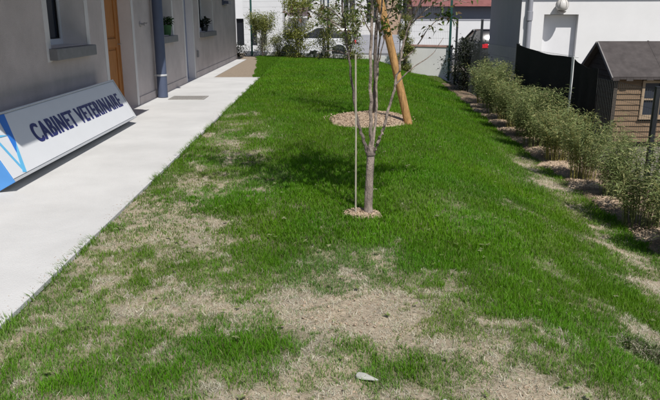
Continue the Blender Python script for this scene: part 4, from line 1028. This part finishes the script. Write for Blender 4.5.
# ------------------------------------------------------------------ buildings beyond the street
def far_building(name, x0, x1, y, depth, zt, wallm, label, windows=(), roof=None, extras=None, flat=True):
    t = empty(name, (x0, y, -.66), label=label, cat='building', group='buildings across the street')
    W = x1-x0; H = zt+.66; mb = MB()
    xsx = sorted({0, W, *[w[0]-x0 for w in windows], *[w[1]-x0 for w in windows]}); zsx = sorted({0, H, *[w[2]+.66 for w in windows], *[w[3]+.66 for w in windows]})
    for a, b in zip(xsx, xsx[1:]):
        for c, d in zip(zsx, zsx[1:]):
            if any(w[0]-x0 <= a+1e-6 and b <= w[1]-x0+1e-6 and w[2]+.66 <= c+1e-6 and d <= w[3]+.66+1e-6 for w in windows): continue
            mb.poly([(a, 0, c), (b, 0, c), (b, 0, d), (a, 0, d)])
    for w in windows:
        a, b, c, d = w[0]-x0, w[1]-x0, w[2]+.66, w[3]+.66; dp_ = .18
        mb.poly([(a, 0, c), (a, 0, d), (a, dp_, d), (a, dp_, c)]).poly([(b, 0, c), (b, dp_, c), (b, dp_, d), (b, 0, d)]).poly([(a, 0, d), (b, 0, d), (b, dp_, d), (a, dp_, d)]).poly([(a, 0, c), (a, dp_, c), (b, dp_, c), (b, 0, c)])
    mb.poly([(0, 0, 0), (0, 0, H), (0, depth, H), (0, depth, 0)]).poly([(W, 0, 0), (W, depth, 0), (W, depth, H), (W, 0, H)]).poly([(0, depth, 0), (0, depth, H), (W, depth, H), (W, depth, 0)]).poly([(0, 0, H), (W, 0, H), (W, depth, H), (0, depth, H)])
    mb.build('wall', wallm, t)
    for w in windows:
        a, b, c, d = w[0]-x0, w[1]-x0, w[2]+.66, w[3]+.66
        if len(w) > 4: MB().box(a+.001, b-.001, .171, .179, c, d).build('pane', 'far_window', t); continue  # open recess: near-black sheet stands for the shade inside
        f = MB().box(a+.002, a+.05, .12, .17, c, d).box(b-.05, b-.002, .12, .17, c, d).box((a+b)/2-.03, (a+b)/2+.03, .12, .17, c, d).build('window', 'far_white', t)
        MB().box(a+.001, b-.001, .171, .179, c, d).build('pane', 'far_window', f)
    if roof:
        MB().prism([(-.4, -.6, H+.003), (-.4, depth/2, H+roof), (-.4, depth+.6, H+.003)], (-.4, 0, 0), (W+.4, 0, 0)).build('roof', 'far_red_tile', t)
    if extras: extras(t, x0, W, H)
    return t
def slots(t, x0, W, H):      # fins standing before the white ground floor
    for i, x in enumerate((-4.62, -3.98, -3.40, -2.88)):
        MB().prism([(x-x0, -.02, 0), (x-x0+.30, -.02, 0), (x-x0+.22, -.02, 2.05), (x-x0+.02, -.02, 2.05)], (0, 0, 0), (0, -.5, 0)).build('buttress', 'far_white', t)
far_building('white_building', -9.5, -2.35, 42.0, 8, 6.5, 'far_white', 'plain white building with buttresses beyond the clinic corner',
             windows=[(-5.2, -4.75, -.15, 1.45, 0), (-4.35, -3.95, -.15, 1.45, 0), (-3.7, -3.35, -.15, 1.40, 0)], roof=2.0)
def balcony(t, x0, W, H):
    MB().box(-2.05-x0, -.85-x0, -1.0, -.02, 2.15, 2.28).build('balcony_slab', 'far_white', t)
    MB().box(-2.1-x0, -.8-x0, -1.02, -.96, 2.282, 2.95).build('balcony_parapet', 'far_mauve', t)
far_building('apartment_building', -2.3, 4.1, 44.0, 9, 6.8, 'far_white', 'white apartment building with balcony and dark windows in the background',
             windows=[(-2.15, -1.62, 1.9, 3.4), (-1.3, -.6, 1.9, 3.4), (-.1, .25, 1.9, 3.3), (1.4, 2.2, 1.2, 2.6), (2.9, 3.6, 1.2, 2.6)], roof=2.2, extras=balcony)
far_building('peach_building', 4.15, 5.75, 43.0, 8, 6.5, 'far_peach', 'narrow peach coloured building behind the timber stake', windows=[(4.85, 5.35, 1.75, 3.1)], roof=1.8)
far_building('grey_house', 5.8, 16.0, 41.0, 8, 2.15, 'far_grey', 'low grey house with red tile roof at the back right', windows=[], roof=2.6)
gw = empty('street_wall', (3.2, 39.2, -.66), label='long white wall across the street below the red tiled roof', cat='wall')
MB().box(1.4, 9.5, 0, .22, 0, 2.02).build('wall', 'far_white', gw); MB().box(1.38, 9.52, -.03, .25, 2.022, 2.08).build('coping', 'far_lilac', gw)
gw2 = MB().box(-1.2, 4.55, 39.2, 39.42, -.66, .55).build('street_wall', 'far_lilac'); tag(gw2, 'low grey wall across the street behind the parked white car', 'wall')

# ------------------------------------------------------------------ small things on the lawn
px_, py_ = .18, 2.48; zz = float(lawn_z(np.array(px_), np.array(py_)))
sp = MB(); prof = [(-.062, .018), (-.05, .030), (-.01, .034), (.03, .022), (.07, .011), (.095, .005)]
for (x, hw_) in prof: sp.v += [(x, -hw_, 0), (x, -hw_*.8, .014*(.4+hw_*22)), (x, hw_*.75, .016*(.4+hw_*22)), (x, hw_, .0)]
for i in range(len(prof)-1):
    for j in range(4): sp.f.append((i*4+j, i*4+(j+1) % 4, (i+1)*4+(j+1) % 4, (i+1)*4+j))
sp.f += [(0, 1, 2, 3), (23, 22, 21, 20)]
so = sp.build('flat_stone', 'pale_stone', bevel=.003, smooth=True); so.location = (px_, py_, zz+.010); so.rotation_euler = (.08, .05, R(-22)); so.scale = (.62, .62, .6)
tag(so, 'pale flat pointed stone lying on the thin grass at the bottom', 'stone')
pb = MB().lathe((0, 0, 0), [(.004, -.004), (.012, 0), (.013, .006), (.008, .012), (.003, .014)], 9).build('pebble', 'pale_stone', smooth=True)
x, y = .485, 2.30; pb.location = (x, y, float(lawn_z(np.array(x), np.array(y)))+.006); pb.scale = (1, .8, .9); tag(pb, 'tiny white pebble on bare soil near the bottom edge', 'pebble')
# clump of dead grass over a hollow at the right edge
n = 420; a = rng.uniform(0, 6.283, n); q = np.sqrt(rng.random(n))*.11
x = 1.74+1.5*q*np.cos(a); y = 3.10+q*np.sin(a); P = np.stack([x, y, lawn_z(x, y)+.01], 1)
C = np.where((rng.random(n) < .45)[:, None], np.array([.09, .15, .04]), np.array([.45, .41, .31]))*rng.uniform(.5, 1.2, n)[:, None]
o = tri_mesh('dead_grass_tuft', *blades(P, rng.uniform(.06, .15, n), .0042*rng.uniform(.7, 1.4, n), rng.normal(-1.9, .7, n), rng.uniform(.5, 1.1, n), rng.uniform(.2, .8, n), C, True), STRAW)
tag(o, 'tuft of dead grass at the lower right edge of the lawn', 'grass tuft')

# ------------------------------------------------------------------ render settings
scene.render.engine = 'CYCLES'
scene.cycles.max_bounces = 6; scene.cycles.transparent_max_bounces = 8
